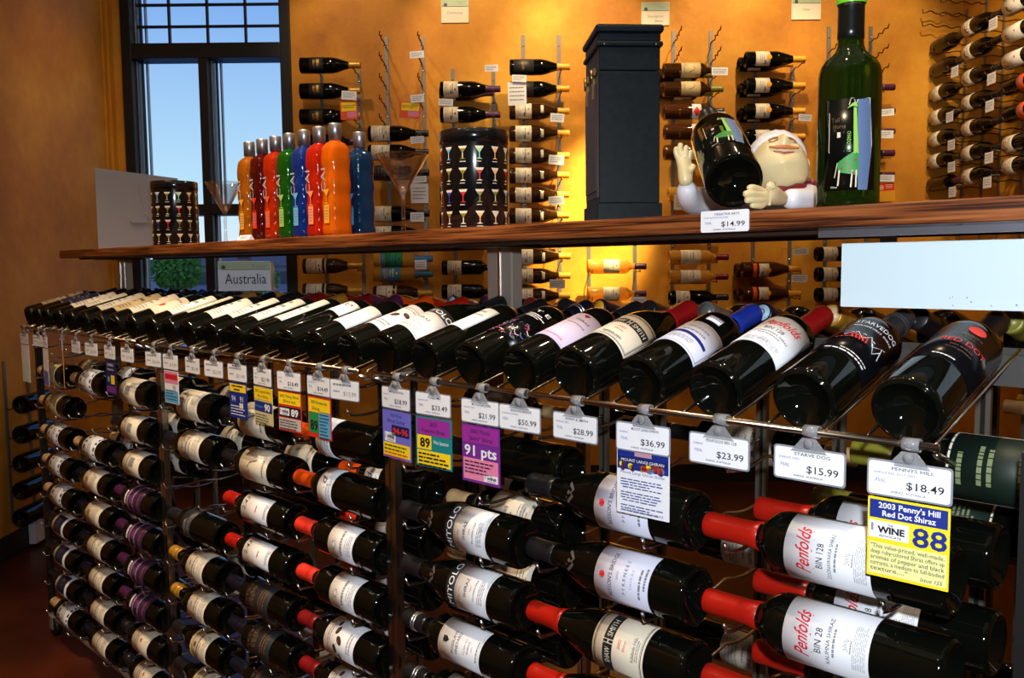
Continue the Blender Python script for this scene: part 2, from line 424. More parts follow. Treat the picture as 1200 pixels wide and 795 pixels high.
# ================================================================== bottles
def prof_bord(r=.0375, L=.30):
    k = L/.30
    return [(0, .022*k), (.012, .019*k), (.022, .012*k), (.0285, .0042*k), (.0312, .0020), (.0318, .0008), (.0328, .0), (.0338, .0004), (.0344, .0016), (.0356, .0018), (.0368, .0036), (r, .0085), (r, .182*k), (r*.985, .190*k), (r*.94, .1975*k), (r*.82, .206*k), (.0232, .213*k), (.0180, .2195*k), (.0158, .227*k), (.0151, .240*k), (.0148, .255*k), (.0146, .284*k), (.0158, .2845*k), (.0158, .294*k), (.0148, .2965*k), (0, .2965*k)]
def prof_burg(r=.0395, L=.30):
    k = L/.30
    return [(0, .022*k), (.012, .019*k), (.022, .012*k), (.0300, .0042*k), (.0330, .0020), (.0337, .0008), (.0347, .0), (.0358, .0004), (.0364, .0016), (.0376, .0018), (.0388, .0036), (r, .0085), (r, .148*k), (r*.985, .158*k), (r*.93, .172*k), (r*.83, .188*k), (r*.68, .206*k), (.0205, .226*k), (.0168, .240*k), (.0153, .254*k), (.0147, .268*k), (.0146, .284*k), (.0158, .2845*k), (.0158, .294*k), (.0148, .2965*k), (0, .2965*k)]
def neck_r(z, burg):
    pr = prof_burg() if burg else prof_bord()
    for (r0, z0), (r1, z1) in zip(pr[12:], pr[13:]):
        if z0 <= z <= z1 and z1 > z0: return r0 + (r1-r0)*(z-z0)/(z1-z0)
    return .015
_bodies = {}
def body_mesh(style, glassm, seg, beads):
    key = (style, glassm.name, seg, beads)
    if key not in _bodies:
        b = MB(); pr = prof_burg() if style == 'burg' else prof_bord()
        b.lathe(pr, seg, glassm)
        if beads:                                             # knurled dots moulded round the heel
            for i in range(64):
                a = 2*PI*i/64; r = pr[12][0]-.0012; x, y = r*math.cos(a), r*math.sin(a); s = .0009
                b.add([(x-s, y, .0035), (x+s, y, .0035), (x, y-s, .0035), (x, y+s, .0035), (x, y, .0022), (x*1.03, y*1.03, .0045)],
                      [(0,2,4),(2,1,4),(1,3,4),(3,0,4),(2,0,5),(1,2,5),(3,1,5),(0,3,5)], glassm, True)
        _bodies[key] = b.mesh('bottle_glass')
    return _bodies[key]
_caps = {}
def cap_mesh(style, mat, z0, kind, top, seg):
    key = (style, mat.name, z0, kind, top.name if top else None, seg)
    if key not in _caps:
        b = MB(); burg = style == 'burg'
        zs = [z0, z0+.0008] + [z0 + (.282-z0)*k/4 for k in range(1, 4)] + [.2825]
        pr = [(neck_r(z0, burg)-.0002, z0)] + [(max(neck_r(min(z, .283), burg), .0150)+.0008, z) for z in zs[1:]]
        if kind == 'cap':
            pr += [(.0161, .2842), (.0163, .2965), (.0156, .2985), (.0140, .2993)]
            b.lathe(pr + [(0, .2993)], seg, mat)
        else:                                                # screw cap: straight skirt with two raised rings
            pr += [(.0160, .2835), (.0160, .2965), (.0150, .2985), (0, .2985)]
            b.lathe(pr, seg, mat)
            for z in (.262, .2685):
                b.lathe([(.0152, z), (.0172, z+.001), (.0172, z+.003), (.0152, z+.004)], seg, SILVER if kind == 'ringed' else mat)
        if top:
            b.lathe([(.0125, .2994), (.0125, .2998), (0, .2998)], seg, top)
        _caps[key] = b.mesh('capsule')
    return _caps[key]
class Kind:
    """one kind of bottle: shared meshes of its glass, capsule, labels and print"""
    def __init__(self, desc, style='bord', glassm=None, cap=None, cap_z=.235, cap_kind='cap', cap_top=None, labels=(), seg=40, beads=False, extra=()):
        self.desc = desc; self.burg = style == 'burg'
        glassm = glassm or BLACKGLASS
        self.body = body_mesh(style, glassm, seg, beads)
        self.cap = cap_mesh(style, cap or C_BLACK, cap_z, cap_kind, cap_top, seg)
        self.labels = []
        r = .0395 if style == 'burg' else .0375
        for lb in labels:
            z0, z1, hw, mat, deco = lb[:5]; c0 = lb[5] if len(lb) > 5 else 0.0
            n = max(6, int(hw/ (4 if seg > 30 else 9)))
            b = MB(); ra, rb = r+.0002, r+.0007
            vs = []; fs = []
            for i in range(n+1):
                a = math.radians(c0 - hw + 2*hw*i/n); ca, sa = -math.cos(a), math.sin(a)
                vs += [(rb*sa, rb*ca, z0), (rb*sa, rb*ca, z1), (ra*sa, ra*ca, z0), (ra*sa, ra*ca, z1)]
            for i in range(n):
                q = 4*i
                fs += [(q, q+4, q+5, q+1), (q+2, q+6, q+4, q), (q+1, q+5, q+7, q+3)]
            fs += [(0, 1, 3, 2), (4*n+2, 4*n+3, 4*n+1, 4*n)]
            b.add(vs, fs, mat, True)
            lm = b.mesh('label'); pm = None
            if deco:
                p = MB(); R0 = r+.0010
                def fn(u, v, z0=z0, c0=c0, R0=R0):
                    a = u/r + math.radians(c0); return (R0*math.sin(a), -R0*math.cos(a), z0+v)
                deco(p, fn, math.radians(hw)*r, z1-z0)
                if p.f: pm = p.mesh('lettering')
            self.labels.append((lm, pm))
        self.extra = list(extra)
BOTTLES = []
def put(kind, M, label, group, name='wine_bottle', scale=1.0):
    if scale != 1.0: M = M @ Matrix.Scale(scale, 4)
    o = thing(name, label, 'bottle', M, group)
    obj('glass', kind.body, o); obj('capsule', kind.cap, o)
    for lm, pm in kind.labels:
        l = obj('label', lm, o)
        if pm: obj('lettering', pm, l)
    for nm, me in kind.extra: obj(nm, me, o)
    BOTTLES.append(o)
    return o

# ---- label designs: fn(u, v): u round the bottle from the label's middle, v up from its lower edge; w = half width, h = height
def d_script128(num, sub):
    def d(p, f, w, h):
        p.text(f, 'Penfolds', -.002, h-.030, .0235, REDINK, width=.050, shear=.35, rot=.07, bold=.012)
        p.stroke(f, [(-.020, h-.036), (.0, h-.0335), (.022, h-.031)], .0011, REDINK)
        p.text(f, num, -.004, h-.0465, .0115, INK, width=.027)
        p.text(f, sub, -.002, h-.0565, .0066, INK, width=.052)
        p.lines(f, -.018, .016, h-.062, h-.0595, 1, GREYINK, 1.0)
        [p.stroke(f, [(-.006+.002*k, h-.071-.0012*(k % 2)), (-.004+.002*k, h-.076)], .0006, GREYINK) for k in range(6)]; p.stroke(f, [(-.007, h-.0765), (.006, h-.0765)], .0008, GREYINK); p.lines(f, -.008, .007, h-.081, h-.0785, 1, GREYINK, .6)
        p.lines(f, -.025, .025, .0035, .0185, 8, PALEINK, .42, rng=5)
    return d
def d_bridge(p, f, w, h):
    p.disc(f, -.003, h-.013, .0048, REDINK); p.stroke(f, [(-.006, h-.012), (-.003, h-.009), (0, h-.012)], .001, WHITE); p.stroke(f, [(-.006, h-.0145), (0, h-.0145)], .001, WHITE)
    p.text(f, "BESSON'S BRIDGE", 0, h-.030, .0092, INK, width=.062)
    p.text(f, '2002', 0, h-.0405, .0052, GREYINK, width=.011)
    p.text(f, 'P Y R E N E E S', 0, h-.053, .0066, INK, width=.046)
    p.text(f, 'S H I R A Z', 0, h-.064, .0048, GREYINK, width=.026)
    p.lines(f, -.024, .024, .012, .016, 1, GREYINK, .9, rng=9); p.lines(f, -.010, .022, .004, .008, 1, GREYINK, .9, rng=4)
def d_border(p, f, w, h, mat=INK, t=.0012, ins=.003):
    p.rect(f, -w+ins, ins, w-ins, ins+t, mat, 10); p.rect(f, -w+ins, h-ins-t, w-ins, h-ins, mat, 10)
    p.rect(f, -w+ins, ins, -w+ins+t, h-ins, mat); p.rect(f, w-ins-t, ins, w-ins, h-ins, mat)
def d_smith(p, f, w, h):
    d_border(p, f, w, h); d_border(p, f, w, h, INK, .0005, .0052)
    p.rect(f, -w+.006, h-.034, -.003, h-.018, INK, 8); p.rect(f, .003, h-.034, w-.006, h-.018, INK, 8)
    p.text(f, 'SHAW', -.0185, h-.0305, .0125, CREAM, width=.022); p.text(f, 'SMITH', .0195, h-.0305, .0125, CREAM, width=.026)
    p.rect(f, -.0018, h-.034, .0018, h-.027, INK); p.rect(f, -.0018, h-.025, .0018, h-.018, INK)
    p.text(f, '2002', 0, h-.047, .0068, REDINK, width=.013, shear=.2); p.text(f, 'Shiraz', 0, h-.055, .0062, REDINK, shear=.2)
    p.text(f, 'Adelaide Hills', 0, h-.071, .0075, INK, width=.034); p.lines(f, -.014, .014, .008, .014, 2, GREYINK, .5)
def d_mitolo_band(p, f, w, h): p.text(f, 'MITOLO', 0, .005, .0165, WHITE, width=.074)
def d_mitolo(p, f, w, h):
    d_border(p, f, w, h, GREYINK, .0006, .003)
    p.stroke(f, [(-.024, h-.013), (-.019, h-.009), (-.014, h-.014), (-.008, h-.010), (-.001, h-.0125)], .0009, GREYINK)
    p.text(f, 'SHIRAZ', 0, h-.028, .0092, INK, width=.030); p.text(f, '2002', 0, h-.038, .005, GREYINK); p.text(f, 'McLAREN VALE', 0, h-.047, .0055, INK, width=.034)
    p.lines(f, -.02, .02, h-.066, h-.053, 4, GREYINK, .45)
def d_possums(p, f, w, h):
    d_border(p, f, w, h, GREYINK, .0006, .0028)
    p.poly(f, [(-.005, h-.012), (.005, h-.012), (.005, h-.020), (0, h-.026), (-.005, h-.020)], INK); p.stroke(f, [(-.003, h-.0165), (.003, h-.0165)], .0012, WHITE)
    p.text(f, 'POSSUMS', 0, h-.0395, .0085, INK, width=.036); p.text(f, 'VINEYARD', 0, h-.049, .0085, INK, width=.036)
    p.text(f, 'McLAREN VALE', 0, h-.066, .0048, GREYINK, width=.026); p.text(f, 'SHIRAZ', 0, h-.074, .0055, INK, width=.02); p.text(f, '2002', 0, h-.082, .0045, GREYINK)
    p.lines(f, -.018, .018, .005, .010, 1, GREYINK, .6)
def d_d(p, f, w, h):
    p.text(f, 'd', .012, h*.48, .026, INK, shear=.25); p.stroke(f, [(-.002, h*.55), (.010, h*.5), (.022, h*.62)], .0018, INK)
    p.text(f, "d'Arenberg", -.012, h*.30, .009, INK, width=.040, shear=.2); p.lines(f, -.035, .02, .004, h*.25, 2, GREYINK, .5)
def d_243(p, f, w, h):
    p.text(f, '2.43', .004, h-.020, .017, INK, width=.030, shear=.2); p.stroke(f, [(-.014, h-.024), (.018, h-.022)], .0012, INK)
    p.rect(f, -.008, h*.42, .006, h*.42+.0035, REDINK, 2); p.lines(f, -.016, .016, .006, .016, 2, GREYINK, .5)
def d_lines(seed, ink=None, crest=True):
    ink = ink or GREYINK
    def d(p, f, w, h):
        rr = random.Random(seed)
        if crest: p.disc(f, 0, h*.80, .006, ink, .005)
        p.lines(f, -w*.55, w*.55, h*.56, h*.66, 1, ink, .75, rng=seed)
        p.lines(f, -w*.4, w*.4, h*.44, h*.50, 1, ink, .7, rng=seed+1)
        p.lines(f, -w*.6, w*.6, h*.08, h*.36, 4, ink, .32, rng=seed+2)
    return d
def d_verti(p, f, w, h):
    p.disc(f, -.006, h-.020, .008, GREYINK, .005); p.disc(f, -.006, h-.020, .006, WHITE, .0035)
    p.stroke(f, [(-.012, h-.021), (-.004, h-.016), (.002, h-.023)], .001, INK)
    p.lines(f, -.024, .024, h-.046, h-.039, 1, GREYINK, .9, rng=31); p.text(f, 'SHIRAZ', 0, h-.058, .0062, GREYINK, width=.026); p.lines(f, -.02, .02, .006, .020, 3, GREYINK, .4)
OLIVEINK = P('olive_print', rgb(58, 34, 34), 0.5)
def d_olives(p, f, w, h):
    for u, v, r_, q in ((-.020, h*.62, .009, .4), (-.002, h*.50, .010, .9), (.015, h*.64, .0085, -.3), (.030, h*.72, .007, .1), (-.034, h*.50, .007, .2)):
        p.disc(f, u, v, r_, OLIVEINK, r_*.62, rot=q); p.disc(f, u-.001, v+.001, r_*.35, BRONZE, r_*.2, rot=q)
    p.stroke(f, [(-.034, h*.5), (-.01, h*.58), (.012, h*.6), (.03, h*.72)], .0009, OLIVEINK)
    p.lines(f, -.03, .03, h*.78, h*.90, 2, GREYINK, .45); p.lines(f, -.02, .02, h*.10, h*.26, 2, GREYINK, .45)
def d_bronze(p, f, w, h):
    p.lines(f, -w*.7, w*.7, h*.60, h*.82, 3, BRONZE, .5, rng=2); p.lines(f, -w*.5, w*.5, h*.15, h*.45, 3, BRONZE, .45, rng=8); p.rect(f, -w+.002, h*.9, w-.002, h*.93, BRONZE, 8)
def d_gilt(s):
    def d(p, f, w, h):
        p.text(f, s, 0, h*.55, .017, GOLD, width=.046); p.lines(f, -.016, .016, h*.25, h*.42, 2, GOLD, .5)
    return d
def d_pink(p, f, w, h):
    p.rect(f, -w+.001, h*.70, w-.001, h*.80, P('dusty_pink', rgb(150, 104, 140), .5), 8); p.rect(f, -w+.001, h*.42, w-.001, h*.50, P('dusty_pink', rgb(150, 104, 140), .5), 8)
    p.disc(f, -.004, h*.58, .012, P('mauve_print', rgb(96, 58, 110), .5), .008); p.rect(f, -w+.001, h*.12, w-.001, h*.2, P('dull_red_print', rgb(126, 50, 60), .5), 8); p.lines(f, -.02, .02, h*.82, h*.95, 1, WHITE, .6)
def d_navy(p, f, w, h):
    d_border(p, f, w, h, SILVER, .004, .001); p.lines(f, -.018, .018, h*.4, h*.7, 2, SILVER, .5)
def d_green(p, f, w, h):
    d_border(p, f, w, h, CREAM, .0025, .001)
    p.lines(f, -.026, .026, .020, .048, 5, P('khaki_print', rgb(120, 130, 90), .5), .5); p.lines(f, -.022, .022, h-.017, h-.011, 1, P('khaki_print', rgb(120, 130, 90), .5), .9, rng=12); p.lines(f, -.02, .026, h-.05, h-.03, 2, P('khaki_print', rgb(120, 130, 90), .5), .5)
def d_diamond(p, f, w, h):
    p.poly(f, [(0, h*.12), (w*.55, h*.5), (0, h*.88), (-w*.55, h*.5)], REDORANGE)
def d_shield(p, f, w, h):
    p.disc(f, 0, h*.92, .013, C_YELLOW, .013); p.lines(f, -.018, .018, h*.25, h*.6, 3, GREYINK, .4)
def d_bird(p, f, w, h):
    p.stroke(f, [(-.014, h*.62), (-.004, h*.70), (.006, h*.62), (.014, h*.40)], .003, BRONZE); p.lines(f, -.02, .02, h*.1, h*.2, 1, GREYINK, .5)
def d_reddot_label(p, f, w, h):
    p.disc(f, 0, h-.014, .0098, REDORANGE, .0098, n=28)
    p.text(f, "PENNY'S", 0, h-.034, .0068, BRONZE, width=.024); p.text(f, 'HILL', 0, h-.041, .006, BRONZE, width=.012)
    p.text(f, 'RED DOT', 0, h-.059, .0145, REDORANGE, width=.052)
    p.text(f, '2003 SHIRAZ', 0, h-.069, .0058, BRONZE, width=.026); p.text(f, 'SOUTH AUSTRALIA', 0, h-.077, .0045, BRONZE, width=.030); p.lines(f, -.020, .006, .008, .011, 1, WHITE, .8)
def d_starve(p, f, w, h):
    p.text(f, 'STARVEDOG', 0, h-.017, .0128, WHITE, width=.056); p.text(f, 'ADELAIDE HILLS  SHIRAZ', 0, h-.027, .0058, WHITE, width=.054)
    p.stroke(f, [(-.024, h-.060), (-.012, h-.046), (-.003, h-.058), (.004, h-.044), (.012, h-.060), (.022, h-.045), (.028, h-.068)], .0016, WHITE)
    p.stroke(f, [(-.018, h-.050), (-.004, h-.046), (.010, h-.050), (.026, h-.042)], .0012, WHITE); p.stroke(f, [(.010, h-.054), (.018, h-.070), (.024, h-.052)], .0012, WHITE)
    for k in range(5): p.stroke(f, [(-.030+.005*k, h-.070+.002*k), (-.018+.005*k, h-.052), (-.012+.004*k, h-.064)], .0026, REDORANGE)
    p.lines(f, -.028, .030, .006, .010, 1, WHITE, .7); p.lines(f, -.012, .030, .013, .0155, 1, WHITE, .7)
def d_te(p, f, w, h):
    rr = random.Random(4)
    p.text(f, 'T E', .006, h-.016, .012, WHITE, width=.030)
    for k in range(3): p.lines(f, -.012, .026, h-.026-.005*k, h-.0235-.005*k, 1, WHITE, .8, rng=k+20)
    for k in range(46):
        u, v = rr.uniform(-.030, .026), rr.uniform(.004, h*.48); a = rr.uniform(0, 6.28); l = rr.uniform(.004, .009)
        p.stroke(f, [(u, v), (u+l*math.cos(a), v+l*math.sin(a)), (u+l*1.4*math.cos(a+.5), v+l*1.4*math.sin(a+.5))], .0014, rr.choice([WHITE, SILVER, MAGENTA, REDORANGE, VIOLET, GREYINK]))
def d_blueband(p, f, w, h):
    d_border(p, f, w, h, GREYINK, .0009, .003); p.poly(f, [(-.030, h*.44), (.030, h*.38), (.030, h*.46), (-.030, h*.55)], NAVY)
    p.lines(f, -.017, .017, h-.021, h-.014, 1, GREYINK, .6, rng=14); p.lines(f, -.02, .02, h-.032, h-.027, 1, GREYINK, .7); p.lines(f, -.024, .012, .014, .026, 3, GREYINK, .4)
def d_bluecap_neck(p, f, w, h): p.lines(f, -.010, .010, h*.4, h*.7, 1, GREYINK, .6)
def d_lav(p, f, w, h):
    p.poly(f, [(-.006, h-.006), (.0, h-.004), (.006, h-.006), (.0, h-.012)], C_DRED); p.text(f, 'SHIRAZ', .004, h-.026, .007, INK, width=.026, shear=.15)
    p.lines(f, -.014, .022, h-.040, h-.036, 1, GREYINK, .8); p.lines(f, -.020, .02, .008, .014, 1, PINK, .7); d_border(p, f, w, h, GREYINK, .0004, .002)
def d_block(p, f, w, h):
    p.lines(f, -.010, .012, h-.020, h-.014, 1, GREYINK, .8, rng=15); p.lines(f, -.008, .012, h-.034, h-.030, 1, GREYINK, .9); d_border(p, f, w, h, GREYINK, .0004, .0015)
def d_rstar(p, f, w, h):
    p.text(f, 'R', 0, h*.58, .018, CHARCOAL, shear=.2); p.disc(f, .012, h*.78, .003, REDINK)
def d_flower(p, f, w, h):
    for k in range(6):
        a = k*PI/3; p.disc(f, -.006+.006*math.cos(a), h*.36+.006*math.sin(a), .0042, REDORANGE)
    p.lines(f, -.02, .02, h*.75, h*.85, 1, GREYINK, .6)
def d_redcrest(p, f, w, h):
    p.disc(f, 0, h*.45, .005, REDINK, .004); p.lines(f, -.02, .02, h*.6, h*.8, 2, GREYINK, .4)

def emblem_mesh(burg=True):
    """silver V-shaped shoulder badge standing a little proud of the glass"""
    b = MB()
    def f(u, v):
        z = .186+v; r = neck_r(z, burg)+.0016; a = u/r
        return (r*math.sin(a), -r*math.cos(a), z)
    b.stroke(f, [(-.014, .012), (-.004, .0), (0, .006), (.004, .0), (.014, .012)], .005, SILVER)
    b.disc(f, 0, .011, .003, SILVER)
    return b.mesh('shoulder_badge')

# ================================================================== the three display rack units (and one more beyond)
PITCH, COL, UNIT = .10, .3125, .98
def row_z(r): return EYE - .23 - PITCH*r
def peg_mesh(r):
    """chrome wire that leaves the upright and dips under each of three bottles, tip bent up; local y runs out to the aisle (negative)"""
    pts = []
    d = .300
    for k in range(19):
        y = -d*k/18
        pts.append((0, y, 0))
    out = []
    for (x, y, z) in pts:
        dd = 1.215 + y
        ph = min(abs(dd-.95), abs(dd-1.06), abs(dd-1.17))
        out.append((0, y, min(.008, (ph/.055)**2*.009)))
    out.append((0, -d-.006, .016)); 
    b = MB(); b.tube(out, .0026, CHROME, 5)
    return b.mesh('peg')
PEG = peg_mesh(0)
def simple(fn): 
    b = MB(); fn(b); return b
RSTEEL = P('rack_strip_steel', (.20, .165, .125, 1), .36, .7)
STRIP = simple(lambda b: (b.box((-.009, -.004, .06), (-.003, .004, EYE-.16), RSTEEL), b.box((.003, -.004, .06), (.009, .004, EYE-.16), RSTEEL), b.box((-.003, -.001, .06), (.003, .004, EYE-.16), DARKMETAL)) + tuple(b.box((-.003, -.0055, row_z(r)-.05), (.003, -.004, row_z(r)-.035), DARKMETAL) for r in range(10))).mesh('upright_strip')
POST_D = simple(lambda b: b.box((-.008, -.010, .070), (.008, .010, EYE-.185), DARKMETAL)).mesh('corner_post')
POST_C = simple(lambda b: b.box((-.006, -.008, .070), (.006, .008, EYE-.185), CHROME)).mesh('corner_post')
CENTRE = simple(lambda b: b.box((-.006, -.018, .070), (.006, .018, EYE-.126), RSTEEL)).mesh('centre_post')
WIRE_PTS = [(0, 0, EYE-.1835), (0, .006, EYE-.1795), (0, .275, EYE-.1059)]
S_TOP = [.344, .457, .571, .682, .795, .901, 1.010, 1.121, 1.231, 1.339, 1.453, 1.559, 1.668, 1.772, 1.884, 2.001, 2.099, 2.204, 2.328, 2.443, 2.555, 2.673, 2.786, 2.891, 3.001, 3.090, 3.174]
S_REAR = [.335, .450, .570, .680, .782, .897, 1.005, 1.090, 1.180, 1.308, 1.408, 1.508, 1.612, 1.712, 1.815, 1.925, 2.035, 2.140, 2.275, 2.360, 2.470, 2.580, 2.690, 2.800, 2.910, 3.020]
WIREM = simple(lambda b: b.tube(WIRE_PTS, .0022, TRAYW, 6)).mesh('tray_wire')
CASTW = simple(lambda b: (b.lathe([(0, -.012), (.030, -.012), (.033, -.008), (.033, .008), (.030, .012), (0, .012)], 18, DARKMETAL, Matrix.Rotation(PI/2, 4, 'X')))).mesh('wheel')
CASTF = simple(lambda b: (b.box((-.016, -.018, .030), (.016, .018, .036), STEEL), b.box((-.014, -.0165, -.01), (.014, -.0135, .032), STEEL), b.box((-.014, .0135, -.01), (.014, .0165, .032), STEEL), b.tube([(0, 0, .03), (0, 0, .040)], .007, STEEL, 8))).mesh('caster')
def rack_unit(s0, d0, label, dark_right, dark_left, pegs=True):
    """one unit: s0 = its right end; d0 = distance of its front rod"""
    o = thing('display_rack', label, 'rack', frame(-SV, NV, UP, R(s0, d0, 0)), 'double-sided wine display rack units')
    L = .935
    def at(me, x, y, z=0, name=None, par=None): return obj(name or me.name.split('.')[0], me, par or o, Matrix.Translation((x, y, z)))
    for x, dk in ((.072 if dark_right else .022, dark_right), (-L-.007, dark_left)):
        for y in (.05, .58): at(POST_D if dk else POST_C, x, y, 0, 'corner_post')
        at(CENTRE, x, .30, 0, 'centre_post')
        b = MB(); b.box((x-.006, .04, .060), (x+.006, .59, .076), DARKMETAL if dk else STEEL); obj('end_rail', b, o)
        b = MB(); b.box((x-.006, .04, EYE-.1935), (x+.006, .59, EYE-.1865), DARKMETAL if dk else STEEL); obj('end_rail', b, o)
        for y in (.05, .58):
            cf = at(CASTF, x + (.028 if x < 0 else -.028), y, .033, 'caster'); obj('wheel', CASTW, cf, Matrix.Translation((0, 0, 0)))
    for y in (.05, .30, .58):
        b = MB(); b.box((-L-.009, y-.008, .056), (.024 + (.052 if dark_right else 0), y+.008, .070), STEEL); obj('bottom_rail', b, o)
    # top trays, front and back
    for side in (0, 1):
        T = Matrix.Identity(4) if side == 0 else Matrix.Translation((-L, .63, 0)) @ Matrix.Rotation(PI, 4, 'Z')
        b = MB(); b.tube([(.002, 0, EYE-.183), (-L-.002, 0, EYE-.183)], .0042, TRAYW, 10, T); obj('front_rod', b, o)
        b = MB(); b.box((-L-.008, .262, EYE-.150), (.026, .268, EYE-.112), P('tray_grey_steel', (.10, .092, .085, 1), .4, .5), T); obj('tray_back', b, o)
        for sb in (S_TOP if side == 0 else S_REAR):
            if d0 > 1: sb = sb - .622
            if s0 - .03 <= sb < s0 + .95:
                xl = -(sb - s0) if side == 0 else (sb - s0) - L
                for q in (-.034, .034):
                    obj('tray_wire', WIREM, o, T @ Matrix.Translation((xl + q, 0, 0)))
        for xe in (-.001, -L+.001):
            b = MB(); b.tube([(xe, 0.05, EYE-.207), (xe, .0, EYE-.190)], .0035, CHROME, 6, T); obj('rod_bracket', b, o)
    if pegs:
        for c in range(3):
            for q, dz in ((.06, -.0428), (.25, -.0218)):
                x = -(c*COL - .007 + q)
                at(STRIP, x, .318, 0, 'upright_strip')
                for r in range(10): at(PEG, x, .315, row_z(r)+dz, 'peg')
    return o
rack_unit(.307, .90, 'chrome and dark metal wine rack unit nearest the white blank board', True, False)
rack_unit(1.287, .90, 'middle chrome wine rack unit under the second steel shelf post', False, False)
rack_unit(2.267, .90, 'far wine rack unit with dark end post by the orange wall', False, True)
rack_unit(-.315, 2.15, 'another wine rack standing behind, past the end of the shelf', True, True)

# ------------------------------------------------------------------ kinds in the rack
N, F_ = 40, 22
emb = emblem_mesh(True)
K = {}
K['pen128'] = Kind('with red capsule and white red-script label', cap=C_RED, cap_z=.222, labels=[(.075, .175, 78, WHITE, d_script128('BIN 128', 'COONAWARRA SHIRAZ'))], seg=48, beads=True)
K['pen28'] = Kind('with red capsule and white red-script label', cap=C_RED, cap_z=.222, labels=[(.075, .175, 78, WHITE, d_script128('BIN 28', 'KALIMNA SHIRAZ'))], seg=48, beads=True)
LAV = paper('lavender_white_paper', 218, 218, 236)
K['bridge'] = Kind('with lavender-white label and silver shoulder badge', 'burg', cap=C_BLACK, cap_z=.245, labels=[(.052, .142, 66, LAV, d_bridge)], seg=48, beads=True, extra=[('shoulder_badge', emb)])
K['smith'] = Kind('with red capsule and cream double-bordered label', 'burg', cap=C_RED, cap_z=.228, labels=[(.060, .146, 72, CREAM, d_smith)], seg=48, beads=True)
K['mitolo'] = Kind('with white label under a black name band', 'burg', cap=C_BLACK, cap_z=.245, labels=[(.050, .124, 66, WHITE, d_mitolo), (.124, .146, 72, CHARCOAL, d_mitolo_band)], seg=48, extra=[('shoulder_badge', emb)])
K['possums'] = Kind('with white shield label and ringed screw cap', cap=C_BLACK, cap_z=.24, cap_kind='ringed', labels=[(.070, .170, 62, WHITE, d_possums)], seg=48)
K['arenberg'] = Kind('with orange capsule and narrow white label', cap=C_ORANGE, cap_z=.232, labels=[(.125, .172, 86, WHITE, d_d)], seg=44)
K['verti'] = Kind('with orange-red capsule and white crest label', cap=REDORANGE, cap_z=.236, labels=[(.060, .140, 66, WHITE, d_verti)], seg=44)
K['olives'] = Kind('with dark red capsule and olive-print label', cap=C_DRED, cap_z=.240, labels=[(.066, .164, 76, WHITE, d_olives)], seg=44)
K['redmark'] = Kind('with red capsule and white hand-lettered label', cap=C_RED, cap_z=.242, labels=[(.060, .170, 46, WHITE, d_243)], seg=36)
K['bronze'] = Kind('with dark bronze-printed label', cap=C_NAVY, cap_z=.225, labels=[(.070, .165, 70, CHARCOAL, d_bronze)], seg=32)
K['creambig'] = Kind('with cream label of a small bird', cap=C_BLACK, labels=[(.055, .170, 76, CREAM, d_bird)], seg=32)
K['creamwide'] = Kind('with broad pale cream label', cap=C_NAVY, labels=[(.055, .165, 78, CREAM, d_lines(3))], seg=28)
K['darkline'] = Kind('with faint dark label', cap=C_BLACK, labels=[(.120, .172, 76, CHARCOAL, d_lines(6, GREYINK, False))], seg=28, beads=True)
K['goldneck'] = Kind('with gold capsule and cream label', 'burg', cap=C_GOLD, cap_z=.245, cap_kind='screw', labels=[(.060, .145, 76, CREAM, d_lines(11))], seg=28)
K['twoband'] = Kind('with tan two-band label', 'burg', cap=C_BLACK, labels=[(.060, .132, 76, CREAM, d_lines(14, BRONZE)), (.134, .142, 76, TAN, None)], seg=28)
K['boxprint'] = Kind('with white label bearing a grey square', cap=C_BLACK, labels=[(.060, .165, 74, CREAM, lambda p, f, w, h: (p.rect(f, -.012, h*.35, .012, h*.62, GREYINK, 4), p.lines(f, -.02, .02, h*.7, h*.8, 1, GREYINK, .6)))], seg=F_)
MAUVE = P('mauve_paper', rgb(52, 38, 66), .25)
K['mauve'] = Kind('with mauve striped label', cap=C_PURPLE, labels=[(.060, .170, 76, MAUVE, d_pink)], seg=F_)
K['reddot2'] = Kind('with cream label and small red mark', cap=C_BLACK, cap_kind='screw', labels=[(.060, .160, 74, CREAM, d_redcrest)], seg=F_)
K['goldcrest'] = Kind('with cream label and small gold crest', cap=C_NAVY, labels=[(.055, .165, 74, CREAM, lambda p, f, w, h: (p.disc(f, 0, h*.75, .008, GOLD), p.lines(f, -.02, .02, h*.2, h*.5, 3, GREYINK, .35)))], seg=F_)
K['plaincream'] = Kind('with plain cream label', cap=C_NAVY, labels=[(.055, .160, 74, CREAM, d_lines(21, GREYINK, False))], seg=F_)
K['silverlab'] = Kind('with silver-edged white label', cap=C_CREAM, labels=[(.060, .160, 74, WHITE, lambda p, f, w, h: (p.rect(f, -w+.001, h*.78, w-.001, h*.9, GREYMETAL, 6), p.rect(f, -w+.001, .004, w-.001, h*.16, SILVER, 6), p.lines(f, -.02, .02, h*.35, h*.6, 2, GREYINK, .4)))], seg=F_)
K['navylab'] = Kind('with navy label edged in silver', cap=C_NAVY, labels=[(.060, .160, 74, WHITE, lambda p, f, w, h: (p.rect(f, -w*.62, h*.16, w*.62, h*.84, P('dark_navy_paper', rgb(36, 38, 62), .5), 12), p.lines(f, -w*.4, w*.4, h*.4, h*.6, 2, SILVER, .4)))], seg=F_)
K['tancap'] = Kind('with tan capsule and gold-edged cream label', cap=C_CREAM, labels=[(.060, .160, 74, TAN, d_lines(30, BRONZE))], seg=F_)
K['greenlab'] = Kind('with olive capsule and dark green label', cap=C_OLIVE, cap_z=.248, labels=[(.060, .180, 80, P('dark_green_paper', rgb(15, 31, 23), .5), d_green)], seg=36)
K['dark'] = Kind('with bare dark glass', cap=C_BLACK, seg=F_)
